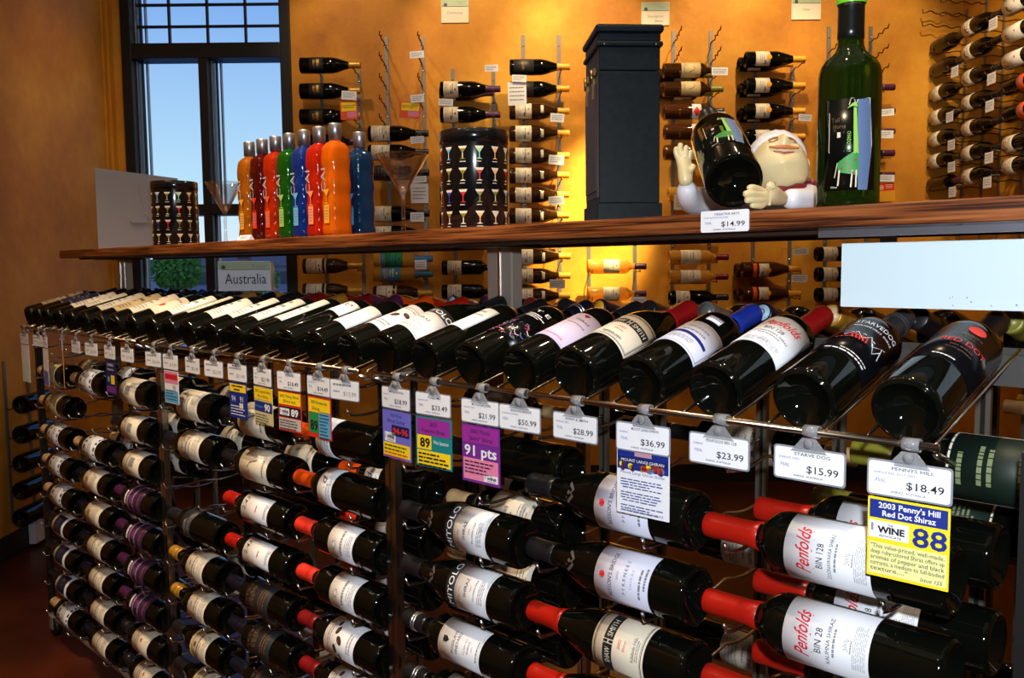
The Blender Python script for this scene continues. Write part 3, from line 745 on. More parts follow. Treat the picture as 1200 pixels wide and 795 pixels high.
K['creamcapdark'] = Kind('with cream capsule', cap=C_CREAM, cap_z=.245, labels=[(.06, .16, 74, CREAM, d_lines(41))], seg=F_)

def lay(s_base, d, z, roll=0.0): 
    """bottle lying along the rack, neck to the left, label to the aisle"""
    return frame(UP, NV, SV, R(s_base, d, z)) @ Matrix.Rotation(math.radians(roll), 4, 'Z')
FRONT = {   # column (from the near right end) -> row -> kind
 0: {1: 'pen128', 2: 'pen28', 3: 'pen28'},
 1: {1: 'bridge', 2: 'bridge', 3: 'smith', 4: 'smith'},
 2: {2: 'mitolo', 3: 'mitolo', 4: 'possums', 5: 'possums'},
 3: {1: 'arenberg', 2: 'arenberg', 3: 'verti', 4: 'verti', 5: 'olives', 6: 'olives'},
 4: {1: 'creambig', 2: 'creambig', 3: 'redmark', 4: 'redmark', 5: 'bronze', 6: 'bronze', 7: 'bronze'},
 5: {1: 'creamwide', 2: 'creamwide', 4: 'darkline', 5: 'goldneck', 6: 'goldneck', 7: 'twoband', 8: 'twoband'},
 6: {1: 'boxprint', 2: 'boxprint', 3: 'boxprint', 4: 'mauve', 5: 'mauve', 6: 'mauve', 7: 'mauve', 8: 'reddot2', 9: 'reddot2'},
 7: {1: 'silverlab', 3: 'silverlab', 4: 'goldcrest', 5: 'goldcrest', 6: 'plaincream', 7: 'plaincream', 8: 'plaincream', 9: 'plaincream'},
 8: {1: 'tancap', 2: 'tancap', 3: 'silverlab', 4: 'silverlab', 5: 'silverlab', 6: 'navylab', 7: 'navylab', 8: 'navylab', 9: 'silverlab'},
}
COLN = ['first', 'second', 'third', 'fourth', 'fifth', 'sixth', 'seventh', 'eighth', 'ninth']
def s_col(c): return .30 + .98*(c//3) + COL*(c % 3)
rr = random.Random(5)
for c, rows in FRONT.items():
    for i, (r, k) in enumerate(rows.items()):
        roll = 0.65*math.degrees(math.atan2(EYE-row_z(r), .95))
        M = lay(s_col(c), .95, row_z(r), roll + rr.uniform(-6, 6))
        put(K[k], M, 'bottle %s, %s column from near end, %s row' % (K[k].desc, COLN[c], ORD[i]), 'wine bottles lying in front of the display rack')
# the second bottle deep on the same wires
BACK = {0: {1: 'pen128', 2: 'pen28', 3: 'pen28'}, 2: {1: 'dark', 2: 'creamcapdark', 3: 'creamcapdark', 4: 'dark'}, 3: {2: 'arenberg', 3: 'verti', 4: 'verti', 5: 'olives'},
        4: {2: 'creambig', 3: 'dark', 5: 'dark'}, 5: {1: 'creamwide', 2: 'creamwide', 5: 'goldneck'}, 6: {1: 'tancap', 2: 'boxprint', 3: 'boxprint', 5: 'mauve', 7: 'mauve'},
        7: {1: 'silverlab', 3: 'silverlab', 5: 'goldcrest', 7: 'plaincream'}, 8: {1: 'tancap', 4: 'silverlab', 7: 'navylab'}}
for c, rows in BACK.items():
    for i, (r, k) in enumerate(rows.items()):
        put(K[k], lay(s_col(c)-.01*(c == 0), 1.06, row_z(r), rr.uniform(-10, 10)), 'bottle %s, hidden layer behind %s column, %s one' % (K[k].desc, COLN[c], ORD[i]), 'wine bottles lying second deep in the display rack')
put(K['greenlab'], lay(.160, 1.06, row_z(0)-.0025, 14), 'wine bottle with dark green label behind the yellow score card, upper one', 'wine bottles lying third deep in the display rack')
put(K['greenlab'], lay(.262, 1.17, row_z(1)-.001, 14), 'wine bottle with dark green label behind the yellow score card, lower one', 'wine bottles lying third deep in the display rack')
# bottles on the far side, glimpsed through the gaps (necks the other way)
for c in (0, 1, 2, 3):
    for i, r in enumerate((1, 3, 5) if c else (2, 4)):
        M = frame(-UP, NV, -SV, R(s_col(c)+.31, 1.45, row_z(r)))
        put(K['creamcapdark'] if c % 2 else K['dark'], M, 'wine bottle on far side seen through %s column from near end, %s one' % (COLN[c], ORD[i]), 'wine bottles on the far side of the rack')
# the rack beyond, at the right edge
for i, r in enumerate((0, 1, 2, 3)):
    put(K['creamcapdark'], lay(.31-.002*i, 2.20, row_z(r)), 'cream-capped wine bottle on the rack standing behind, %s row' % ORD[i], 'wine bottles on the rack behind')
put(K['goldneck'], lay(.31, 2.31, row_z(1)), 'gold-capped wine bottle deep in the rack standing behind', 'wine bottles on the rack behind')

# ------------------------------------------------------------------ presentation row on top: bottles lie across, bases to the aisle, necks up
TILT = math.radians(15.3)
AX = NV*math.cos(TILT) + UP*math.sin(TILT); UPP = -NV*math.sin(TILT) + UP*math.cos(TILT)
def rest_z(burg): return EYE - .1795 + .0027 + math.sqrt(((.0395 if burg else .0375) + .0034)**2 - .034**2)/math.cos(TILT)     # axis height when cradled between two wires
def present(s, roll=0.0, burg=False, d=.915):
    return frame(-SV, -UPP, AX, R(s, d, rest_z(burg))) @ Matrix.Rotation(math.radians(roll), 4, 'Z')
T_ = {}
T_['reddot'] = Kind('', cap=C_BLACK, cap_z=.232, labels=[(.070, .180, 70, P('black_label', (.003, .003, .004, 1), .22, spec=.15), d_reddot_label)], seg=64, beads=True)
T_['starve'] = Kind('', cap=P('graphite_capsule', (.035, .037, .042, 1), .3), cap_z=.226, cap_kind='screw', labels=[(.070, .182, 70, P('black_label', (.003, .003, .004, 1), .22, spec=.15), d_starve)], seg=64, beads=True)
T_['script'] = Kind('', cap=P('crimson_capsule', rgb(158, 20, 24), .3), cap_z=.226, labels=[(.085, .178, 64, WHITE, d_script128('BIN 128', 'COONAWARRA SHIRAZ'))], seg=56)
T_['blue'] = Kind('', cap=C_BLUE, cap_z=.232, labels=[(.070, .146, 62, LAV, d_blueband), (.160, .176, 17, LAV, d_bluecap_neck)], seg=56)
T_['smith'] = Kind('', 'burg', cap=P('crimson_capsule', rgb(158, 20, 24), .3), cap_z=.228, labels=[(.064, .146, 62, CREAM, d_smith)], seg=56)
T_['lav'] = Kind('', cap=C_BLACK, cap_z=.238, labels=[(.060, .160, 48, P('lilac_paper', rgb(206, 192, 222), .5), d_lav)], seg=48)
T_['sketch'] = Kind('', cap=C_NAVY, cap_z=.240, cap_kind='ringed', labels=[(.060, .178, 62, P('black_label', (.003, .003, .004, 1), .22, spec=.15), d_te)], seg=48)
T_['block'] = Kind('', cap=C_BLACK, labels=[(.075, .165, 30, WHITE, d_block)], seg=44)
T_['mitolo'] = Kind('', 'burg', cap=C_BLACK, cap_z=.245, labels=[(.046, .118, 62, WHITE, d_mitolo), (.118, .142, 66, CHARCOAL, d_mitolo_band)], seg=44)
T_['olives'] = Kind('', cap=C_RED, cap_z=.238, labels=[(.060, .168, 64, WHITE, d_olives)], seg=40)
T_['plainwhite'] = Kind('', cap=C_ORANGE, cap_z=.238, labels=[(.060, .150, 34, WHITE, None)], seg=36)
T_['rstar'] = Kind('', cap=C_PURPLE, cap_z=.238, labels=[(.120, .176, 40, WHITE, d_rstar)], seg=36)
WARMW = paper('bright_white_paper', 240, 236, 228)
for nm, z0, z1, hw, mt, de, cp in (('longwhite', .055, .180, 26, WARMW, d_lines(50, GREYINK, False), C_DRED), ('longwhite2', .055, .180, 34, WARMW, d_lines(51), C_GOLD), ('widewhite', .060, .170, 56, WARMW, d_lines(52), C_BLACK),
        ('slimcream', .055, .180, 24, CREAM, d_lines(53, GREYINK, False), C_NAVY), ('flower', .060, .160, 60, CREAM, d_flower, C_NAVY), ('creamlong', .050, .185, 50, CREAM, d_lines(54), C_BLACK), ('tanlong', .050, .185, 46, TAN, d_lines(55, BRONZE), C_BLACK), ('navy', .080, .175, 60, P('dark_navy_paper', rgb(36, 38, 62), .5), d_navy, C_BLACK)):
    T_[nm] = Kind('', cap=cp, cap_z=.240, labels=[(z0, z1, hw, mt, de)], seg=28)
TOP = [  # s, kind, roll, label
 (.344, 'reddot', 32, 'large dark bottle with red dot and red lettering, at near end of top row'),
 (.457, 'starve', 34, 'dark bottle with white lettering and red sketch beside the red dot bottle'),
 (.571, 'script', 28, 'top-row bottle with crimson capsule and white red-script label'),
 (.682, 'blue', 28, 'top-row bottle with bright blue capsule and blue-striped white label'),
 (.795, 'smith', 25, 'top-row bottle with crimson capsule and cream black-banded label'),
 (.901, 'lav', 24, 'top-row bottle with lilac label between banded and sketch bottles'),
 (1.010, 'sketch', 20, 'dark top-row bottle with scribbled coloured sketch and ringed navy cap'),
 (1.121, 'block', 10, 'top-row bottle with narrow upright white label'),
 (1.231, 'mitolo', 20, 'top-row bottle with white label and black lettered neck band'),
 (1.339, 'olives', 18, 'top-row bottle with white label showing brown olives'),
 (1.453, 'plainwhite', 24, 'top-row bottle with small blank white label'),
 (1.559, 'rstar', 12, 'top-row bottle with white label bearing one dark letter'),
 (1.668, 'longwhite', 10, 'top-row bottle with long white label, fourth of middle rack unit'),
 (1.772, 'longwhite2', 10, 'top-row bottle with long white label, fifth of middle rack unit'),
 (1.884, 'longwhite', 14, 'top-row bottle with long white label, sixth of middle rack unit'),
 (2.001, 'widewhite', 10, 'top-row bottle with broad white label, seventh of middle rack unit'),
 (2.099, 'slimcream', 0, 'top-row bottle with dim cream strip label, eighth of middle rack unit'),
 (2.204, 'longwhite2', 12, 'top-row bottle with long white label, last of middle rack unit'),
 (2.328, 'flower', 16, 'top-row bottle with red flower on cream label, first of far unit'),
 (2.443, 'creamlong', 10, 'top-row bottle with long cream label, second of far rack unit'),
 (2.555, 'tanlong', 10, 'top-row bottle with long tan label, third of far rack unit'),
 (2.673, 'creamlong', 10, 'top-row bottle with long cream label, fourth of far rack unit'),
 (2.786, 'slimcream', 12, 'top-row bottle with cream strip label, fifth of far rack unit'),
 (2.891, 'creamlong', 10, 'top-row bottle with long cream label, sixth of far rack unit'),
 (3.001, 'navy', 0, 'top-row bottle with navy silver-edged label near the far end'),
 (3.090, 'navy', 10, 'top-row bottle with navy label second from the far end'),
 (3.174, 'tanlong', 16, 'top-row bottle with tan label at the far end of the rack'),
]
for s, k, roll, lb in TOP:
    put(T_[k], present(s, roll, k in ('smith', 'mitolo')), lb, 'wine bottles on the front of the top tray')
# the back of the top tray: necks meet in the middle, only capsules show
REAR = [(.335, C_OLIVE, C_OLIVE, 'olive'), (.450, C_BLACK, None, 'black'), (.570, C_GOLD, C_CREAM, 'gold'), (.680, C_NAVY, C_PALEBLUE, 'pale blue lettered'), (.765, C_GREY, C_GREY, 'grey'), (.897, C_BLACK, None, 'black'),
        (1.005, C_NAVY, C_YELLOW, 'yellow topped'), (1.085, C_BLACK, None, 'black'), (1.187, C_DRED, C_DRED, 'dark red'), (1.300, C_PURPLE, C_PURPLE, 'purple'), (1.400, C_PURPLE, C_PALEBLUE, 'pale blue topped'), (1.500, C_RED, C_RED, 'bright red'),
        (1.610, C_ORANGE, C_ORANGE, 'orange'), (1.710, C_PURPLE, C_PURPLE, 'violet'), (1.815, C_DRED, C_DRED, 'deep red'), (1.925, C_DRED, C_DRED, 'maroon'), (2.035, C_NAVY, C_NAVY, 'navy'), (2.140, C_GOLD, C_GOLD, 'gold'),
        (2.250, C_BLACK, None, 'black'), (2.360, C_BLACK, None, 'black'), (2.470, C_NAVY, C_NAVY, 'navy'), (2.580, C_BLUE, C_BLUE, 'blue'), (2.690, C_BLACK, None, 'black'), (2.800, C_BLACK, None, 'black'), (2.910, C_NAVY, C_NAVY, 'navy'), (3.020, C_BLACK, None, 'black')]
ORDINALS = ['first', 'second', 'third', 'fourth', 'fifth', 'sixth', 'seventh', 'eighth', 'ninth', 'tenth', 'eleventh', 'twelfth', 'thirteenth', 'fourteenth', 'fifteenth', 'sixteenth', 'seventeenth', 'eighteenth', 'nineteenth', 'twentieth', 'twenty-first', 'twenty-second', 'twenty-third', 'twenty-fourth', 'twenty-fifth', 'twenty-sixth']
AXB = -NV*math.cos(TILT) + UP*math.sin(TILT); UPB = NV*math.sin(TILT) + UP*math.cos(TILT)
for i, (s, (_s, cm, top, nm)) in enumerate(zip(S_REAR, REAR)):
    k = Kind('', cap=cm, cap_z=.238, cap_top=top, labels=[(.06, .16, 60, CREAM, None)] if i % 2 else [], seg=26)
    M = frame(SV, -UPB, AXB, R(s, 1.515, rest_z(False)))
    o = put(k, M, 'bottle with %s capsule on back of top tray, %s from near end' % (nm, ORDINALS[i]), 'wine bottles on the back of the top tray')
    if 'lettered' in nm:
        b = MB(); b.text(lambda u, v: (u, v, .3002), 'C', 0, -.0065, .018, INK, shear=.2)
        obj('seal_lettering', b, o.children[1])

# ================================================================== price tags clipped to the front rod
def clip(b, w, mat=CLEARPLASTIC):
    """plastic clip: a split ring round the rod, a tapered tongue down to the card holder (local y towards the rack)"""
    pts = []
    for k in range(13):
        a = math.radians(-70 + 320*k/12)
        pts.append((.0072*math.cos(a+PI/2), .0072*math.sin(a+PI/2)))
    n = len(pts); vs = []; fs = []
    for (y, z) in pts:
        vs += [(-.0085, y, z), (.0085, y, z), (-.0085, y*.78, z*.78), (.0085, y*.78, z*.78)]
    for i in range(n-1):
        q = 4*i
        fs += [(q, q+1, q+5, q+4), (q+2, q+6, q+7, q+3), (q, q+4, q+6, q+2), (q+1, q+3, q+7, q+5)]
    b.add(vs, fs, mat, True)
    z0, z1 = -.0066, -.0225
    b.add([(-.0075, -.0065, z0), (.0075, -.0065, z0), (.021, -.0065, z1), (-.021, -.0065, z1), (-.0075, -.0083, z0), (.0075, -.0083, z0), (.021, -.0083, z1), (-.021, -.0083, z1)],
          [(0,1,2,3),(7,6,5,4),(0,4,5,1),(1,5,6,2),(2,6,7,3),(3,7,4,0)], mat)
    b.lathe([(0, -.001), (.0055, -.001), (.0055, .0012), (0, .0012)], 14, mat, Matrix.Translation((0, -.0092, -.0125)) @ Matrix.Rotation(PI/2, 4, 'X'))
def rounded(fn, u0, v0, u1, v1, r, n=5):
    pts = []
    for cx, cy, a0 in ((u1-r, v0+r, -90), (u1-r, v1-r, 0), (u0+r, v1-r, 90), (u0+r, v0+r, 180)):
        for k in range(n+1):
            a = math.radians(a0 + 90*k/n); pts.append((cx + r*math.cos(a), cy + r*math.sin(a)))
    return pts
def slab(b, y0, y1, pts, mat):
    n = len(pts)
    b.add([(u, y0, v) for u, v in pts] + [(u, y1, v) for u, v in pts], [tuple(range(n)), tuple(range(2*n-1, n-1, -1))] + [(i, i+n, (i+1) % n + n, (i+1) % n) for i in range(n)], mat)
def card_print(fmat): return lambda y: (lambda u, v: (u, y, v))
def price_face(p, f, w, z0, z1, head, sub, price):
    h = z1-z0
    p.text(f, head, .004, z1-.22*h, .145*h, INK, width=min(w*.52, .0042*len(head)), bold=.01)
    p.text(f, sub, -w*.44, z1-.36*h, .095*h, BLUEINK, 'L', width=min(w*.52, .0022*len(sub)))
    p.text(f, '750L', -w*.42, z0+.38*h, .15*h, BLUEINK, 'L', width=.0115)
    p.text(f, price, w*.43, z0+.255*h, .33*h, INK, 'R', width=.0060*len(price), bold=.008)
    p.text(f, 'SHIRAZ  AUSTRALIA', 0, z0+.09*h, .09*h, INK, width=.034, bold=.01)
def hang(s, label, head, price, sub='SHIRAZ 2002', talker=None, yaw=0.0, detail=True, tilt=0.0):
    for wq in sorted(q + e_ for q in S_TOP for e_ in (-.034, .034)):          # keep the clip clear of the tray wires
        if abs(s - wq) < .0125: s = wq + (.0125 if s > wq else -.0125)
    M = rackM(s, .90, EYE-.183) @ Matrix.Rotation(math.radians(yaw), 4, 'Z')
    o = thing('price_tag', label, 'price tag', M, 'price tags clipped along the rack rod')
    b = MB(); clip(b, .08); obj('clip', b, o, Matrix.Rotation(math.radians(-yaw), 4, 'Z'))
    w = .079; z1, z0 = -.0195, -.0535
    b = MB(); slab(b, -.0062, -.0070, rounded(None, -w/2-.002, z0-.002, w/2+.002, z1+.002, .004), HOLDER); obj('holder', b, o)
    b = MB(); slab(b, -.0070, -.0078, rounded(None, -w/2, z0, w/2, z1, .003), WHITE); cd = obj('price_card', b, o)
    p = MB(); f = lambda u, v: (u, -.0080, v)
    if detail: price_face(p, f, w, z0, z1, head, sub, price)
    else:
        p.text(f, price, w*.43, z0+.0075, .011, GREYINK, 'R', width=.006*len(price)); p.lines(f, -w*.4, w*.3, z1-.010, z1-.005, 1, GREYINK, .7); p.lines(f, -w*.4, -.012, z0+.012, z0+.016, 1, GREYINK, .7)
    obj('lettering', p, cd)
    if talker:
        zt, zb, tw, border, draw = talker
        b = MB(); slab(b, -.0056, -.0066, rounded(None, -tw/2, zb, tw/2, zt, .001), border); tk = obj('score_card', b, o)
        p = MB(); draw(p, (lambda u, v: (u, -.0069, v)), (lambda u, v: (u, -.0072, v)), tw, zb, zt); obj('lettering', p, tk)
    return o
TZ, BZ = -.0575, -.140
def wine_logo(p, f, u, v, w, h):
    p.rect(f, u-w/2, v-h/2, u+w/2, v+h/2, WHITE); 
    g = lambda a, b: Vector(f(a, b)) + Vector((0, -.0003, 0))
    p.text(g, 'THE', u+.002, v+h*.26, h*.16, INK, bold=.02); p.text(g, 'WINE', u+w*.06, v-h*.16, h*.52, INK, width=w*.68, bold=.045); p.text(g, 'ADVOCATE', u+w*.04, v-h*.40, h*.17, INK, width=w*.56, bold=.02)
    p.rect(g, u-w*.44, v-h*.1, u-w*.38, v+h*.35, GREYINK)
def quote(p, f, lines, u, v, size, lead, mat, width):
    for i, l in enumerate(lines): p.text(f, l, u, v-lead*i, size, mat, 'L', width=min(width, len(l)*size*.50))
def t_88(p, f, g, w, zb, zt):
    p.rect(f, -w/2+.002, zt-.0215, w/2-.002, zt-.0025, NAVY); p.text(g, "2003 Penny's Hill", .001, zt-.0105, .0082, WHITE, width=.060, bold=.02); p.text(g, 'Red Dot Shiraz', .001, zt-.0187, .0082, WHITE, width=.052, bold=.02)
    wine_logo(p, f, -.0185, zt-.0335, .040, .018); p.text(g, '88', .0215, zt-.0440, .0275, NAVY, width=.033, bold=.018)
    p.rect(f, -w/2+.002, zb+.003, w/2-.002, zb+.0365, PALEYEL)
    quote(p, g, ['"This value-priced, well-made,', 'deep ruby-colored Shiraz offers up', 'aromas of pepper and black', 'currants, a medium to full-bodied', 'texture...."'], -w/2+.004, zb+.0305, .0062, .0059, INK, w-.008)
    p.text(g, 'Issue 155', w/2-.006, zb+.0050, .0056, INK, 'R', shear=.25)
def t_mount(p, f, g, w, zb, zt):
    p.rect(f, -w/2+.001, zt-.026, w/2-.001, zt-.001, NAVY); rr = random.Random(3)
    for k in range(26): p.disc(g, rr.uniform(-w/2+.005, w/2-.005), zt-.0215+rr.uniform(-.003, .003), .004, rr.choice([ORANGEP, REDORANGE, YELLOW, P('plum_print', rgb(70, 40, 90), .5), SKYP]), n=8)
    p.rect(g, -w/2+.003, zt-.017, w/2-.003, zt-.010, P('deep_blue_print', rgb(18, 26, 84), .5)); p.text(lambda u, v: Vector(g(u, v)) + Vector((0, -.0003, 0)), 'MOUNT LANGI GHIRAN', 0, zt-.0155, .0056, WHITE, width=w*.82)
    p.rect(g, -.012, zt-.0075, .014, zt-.002, P('dusk_print', rgb(190, 140, 150), .5))
    p.text(g, 'Mount Langi Ghiran Shiraz', 0, zt-.0315, .0050, BLUEINK, width=w*.84)
    v = zt-.037
    for q in range(3):
        for k in range(4 if q < 2 else 3): p.lines(g, -w*.42+.003*(k == 3), w*.42, v-.0034, v-.0006, 1, BLUEINK, .52, rng=q*7+k); v -= .0035
        v -= .0032
    p.text(g, 'TOP RESERVE OF SHIRAZ', 0, zb+.0035, .0040, BLUEINK, width=w*.8)
def t_91(p, f, g, w, zb, zt):
    p.rect(f, -w/2+.002, zt-.028, w/2-.002, zt-.002, MAGENTA); p.text(g, '2002 Mitolo', 0, zt-.0125, .009, INK, width=.044); p.text(g, '"Jester" Shiraz', 0, zt-.0235, .009, INK, width=.052)
    p.text(g, '91 pts', 0, zt-.0475, .0225, WHITE, width=.070, bold=.022)
    p.rect(f, -w/2+.003, zb+.004, w/2-.003, zb+.0375, PINK)
    for k in range(4): p.lines(g, -w/2+.006, w/2-.006, zb+.0300-.0055*k, zb+.0335-.0055*k, 1, INK, .62, rng=k+60)
    wine_logo(p, g, w/2-.019, zb+.0105, .030, .011)
def t_89w(p, f, g, w, zb, zt):
    p.rect(f, -w/2+.003, zt-.030, w/2-.003, zt-.003, MAGENTA); p.text(g, '2003', 0, zt-.0145, .0085, INK, width=.016); p.text(g, 'Possums Shiraz', 0, zt-.0255, .0085, INK, width=.054)
    p.rect(f, -w/2+.003, zt-.054, -.005, zt-.031, YELLOW); p.text(g, '89', -.020, zt-.050, .021, INK, width=.024, bold=.03); p.text(g, 'Wine Spectator', .018, zt-.043, .0088, WHITE, width=.036)
    p.rect(f, -w/2+.003, zb+.003, w/2-.003, zt-.056, YELLOW)
    for k in range(5): p.lines(g, -w/2+.006, w/2-.006, zt-.0635-.0062*k, zt-.0595-.0062*k, 1, INK, .7, rng=k+70)
def t_94(p, f, g, w, zb, zt):
    p.text(g, '2002 Mitolo', 0, zt-.0105, .0075, NAVY, width=.034); p.text(g, 'Shiraz Savitar', 0, zt-.021, .0092, NAVY, width=.054)
    p.rect(f, -.014, zt-.043, w/2-.004, zt-.025, P('deep_blue_print', rgb(18, 26, 84), .5)); p.text(g, '94-96', .012, zt-.0395, .0150, REDORANGE, width=.044, bold=.03)
    wine_logo(p, f, -.019, zt-.0465, .032, .016)
    p.rect(f, -w/2+.002, zb+.004, w/2-.002, zt-.056, YELLOW)
    for k in range(4): p.lines(g, -w/2+.005, w/2-.005, zt-.063-.0062*k, zt-.0595-.0062*k, 1, INK if k < 2 else REDINK, .62, rng=k+80)
def t_89g(p, f, g, w, zb, zt):
    p.rect(f, -w/2+.003, zt-.030, w/2-.003, zt-.003, YELLOW); p.text(g, '2003 Earthworks', 0, zt-.0135, .0088, INK, width=.058); p.text(g, 'Shiraz', -.012, zt-.0255, .0098, INK, width=.028)
    p.rect(f, -w/2+.003, zb+.009, -.003, zt-.031, GREENP); p.text(g, '89', -.0195, zb+.0145, .026, INK, width=.028, bold=.03)
    p.rect(f, -.002, zb+.003, w/2-.003, zt-.027, SKYP)
    for k in range(8): p.lines(g, .001, w/2-.006, zt-.0345-.0062*k, zt-.031-.0062*k, 1, INK, .62, rng=k+90)
def t_gen(head1, head2, num, hm, nm, nink, tm, seed, logo=False):
    def d(p, f, g, w, zb, zt):
        p.rect(f, -w/2+.002, zt-.026, w/2-.002, zt-.002, hm); p.text(g, head1, 0, zt-.0115, .0078, INK, width=w*.84); p.text(g, head2, 0, zt-.0215, .0078, INK, width=w*.55)
        p.rect(f, -w/2+.002, zt-.051, w/2-.002, zt-.030, nm); p.text(g, num, w*.22, zt-.0475, .0195, nink, width=.025, bold=.035)
        if logo: wine_logo(p, g, -w*.22, zt-.0405, .034, .014)
        else: p.text(g, 'Wine Spectator', -w*.22, zt-.043, .007, SKYP, width=w*.42)
        p.rect(f, -w/2+.002, zb+.003, w/2-.002, zt-.053, tm)
        for k in range(5): p.lines(g, -w/2+.005, w/2-.005, zt-.0595-.0054*k, zt-.0562-.0054*k, 1, INK, .6, rng=seed+k)
    return d
def t_blue(p, f, g, w, zb, zt):
    p.rect(f, -w/2+.003, zt-.020, w/2-.003, zt-.003, YELLOW); p.lines(g, -w*.34, w*.34, zt-.010, zt-.005, 1, INK, .7, rng=4); p.lines(g, -w*.22, w*.22, zt-.0175, zt-.0125, 1, INK, .7, rng=5)
    p.text(g, '94', -w*.25, zt-.041, .018, WHITE); p.text(g, '91', w*.2, zt-.041, .018, WHITE); p.rect(g, .006, zt-.054, .022, zt-.043, CREAM)
    for k in range(4): p.lines(g, -w/2+.006, w/2-.006, zb+.006+.006*k, zb+.0095+.006*k, 1, WHITE, .55, rng=k+100)
def t_pinkblue(p, f, g, w, zb, zt):
    p.rect(f, -w/2+.002, zt-.030, w/2-.002, zt-.002, PINK); p.rect(g, -w/2+.004, zt-.020, w/2-.004, zt-.008, REDINK); p.text(g, '93', w*.2, zt-.045, .016, INK)
    p.rect(f, -w/2+.002, zb+.002, w/2-.002, zt-.048, SKYP); [p.lines(g, -w/2+.006, w/2-.006, zb+.008+.007*k, zb+.012+.007*k, 1, INK, .5, rng=k) for k in range(4)]
def t_navy(p, f, g, w, zb, zt):
    p.text(g, 'SHIRAZ', 0, zt-.016, .010, WHITE, width=w*.6); p.text(g, 'Reserve', 0, zt-.028, .009, WHITE, width=w*.6); p.disc(g, -w*.22, zb+.040, .008, SKYP); p.rect(f, 0, zb+.028, w*.36, zb+.052, YELLOW); p.rect(f, -w/2+.003, zb+.004, w/2-.003, zb+.022, PURPLE)
def t_plain(mat2=None, frac=.5):
    def d(p, f, g, w, zb, zt):
        if mat2: p.rect(f, -w/2+.002, zb+.002, w/2-.002, zb+(zt-zb)*frac, mat2)
    return d
hang(.331, 'price tag reading $18.49 above a yellow score card with a blue 88', "PENNYS HILL", '$18.49', 'SHIRAZ RED DOT 2003', (TZ, -.141, .080, YELLOW, t_88), 2)
hang(.437, 'price tag reading $15.99 clipped below the red-sketch bottle', 'STARVE DOG', '$15.99', 'SHIRAZ 2002', None, 0)
hang(.548, 'price tag reading $23.99 clipped below the crimson-capped script bottle', 'PENFOLDS BIN 128', '$23.99', 'SHIRAZ', None, -1)
hang(.652, 'price tag reading $36.99 above a white card with blue picture header', 'MOUNT LANGI GHIRAN', '$36.99', 'SHIRAZ', (TZ+.004, -.138, .080, WHITE, t_mount), 2)
hang(.771, 'price tag reading $28.99 clipped left of the white picture card', 'SHAW & SMITH', '$28.99', 'SHIRAZ 2002', None, -2)
hang(.874, 'price tag reading $50.99 clipped right of the purple card', "BESSON'S BRIDGE", '$50.99', 'PYRENEES SHIRAZ', None, 1)
hang(.975, 'price tag reading $21.99 above a purple 91 pts score card', 'MITOLO THE JESTER', '$21.99', 'SHIRAZ 2002', (TZ, -.147, .082, PURPLE, t_91), 1)
hang(1.083, 'price tag reading $33.49 above a teal-edged 89 score card', 'POSSUMS', '$33.49', 'SHIRAZ 2003', (TZ, -.140, .084, TEAL, t_89w), 3)
hang(1.171, 'price tag reading $58.99 above a violet 94-96 score card', 'MITOLO SAVITAR', '$58.99', 'SHIRAZ', (TZ, -.140, .082, VIOLET, t_94), -3)
hang(1.322, 'price tag reading $13.99 near the end of the middle unit', '', '$13.99', '', None, 4, False)
hang(1.410, 'price tag reading $14.49 above a red-edged card with green 89 panel', 'EARTHWORKS', '$14.49', 'SHIRAZ 2003', (TZ, -.136, .083, REDORANGE, t_89g), -2)
hang(1.523, 'price tag reading $18.49 above a red-edged card with white 89', 'FLYING', '$18.49', 'SHIRAZ', (TZ, -.136, .080, REDORANGE, t_gen('2002 Flying Shiraz', 'Shiraz', '89', YELLOW, INK, WHITE, P('grey_print', rgb(190, 184, 178), .5), 130, True)), 2)
hang(1.614, 'price tag reading $21.99 above a yellow card with white 90', 'LANGMEIL', '$21.99', 'SHIRAZ', (TZ, -.134, .084, P('tan_print', rgb(214, 190, 120), .5), t_gen('2001 Langmeil Valley', 'Floor Shiraz', '90', YELLOW, NAVY, WHITE, P('straw_print', rgb(206, 196, 150), .5), 140)), -4)
hang(1.720, 'price tag above a blue score card with yellow heading', '', '$31.49', 'SHIRAZ', (TZ, -.134, .076, NAVY, t_blue), 0, False)
hang(1.827, 'small white price tag just left of the blue score card', '', '$23.99', 'SHIRAZ', None, 2, False)
hang(1.930, 'small white price tag just right of the pink score card', '', '$21.49', 'SHIRAZ', None, -3, False)
hang(2.041, 'price tag above a pink and light blue score card', '', '$19.99', 'SHIRAZ', (TZ, -.136, .076, WHITE, t_pinkblue), 0, False)
hang(2.138, 'small white price tag left of the pink score card', '', '$20.99', 'SHIRAZ', None, 3, False)
hang(2.300, 'small white price tag right of the navy score card', '', '$17.99', 'SHIRAZ', None, 0, False)
hang(2.425, 'price tag above a navy card with a yellow square', '', '$15.49', 'SHIRAZ', (TZ, -.150, .076, P('deep_blue_print', rgb(18, 26, 84), .5), t_navy), -2, False)
hang(2.560, 'small white price tag left of the navy score card', '', '$16.99', 'SHIRAZ', None, 3, False)
hang(2.680, 'small white price tag just right of the narrow orange card', '', '$14.99', 'SHIRAZ', None, -3, False)
hang(2.795, 'price tag above a narrow orange card turned edgewise', '', '$12.99', 'SHIRAZ', (TZ, -.165, .078, C_YELLOW, t_plain()), -17, False)
hang(2.955, 'price tag above a white card fading to blue', '', '$11.99', 'SHIRAZ', (TZ, -.175, .070, WHITE, t_plain(VIOLET, .4)), -6, False)
hang(3.014, 'small white price tag second from far end, beside the long white card', '', '$10.99', 'SHIRAZ', None, 4, False)
hang(3.155, 'price tag above a long white card at the far end', '', '$9.99', 'SHIRAZ', (TZ, -.180, .078, WHITE, t_plain(P('pale_green_print', rgb(214, 232, 214), .5), .5)), 0, False)

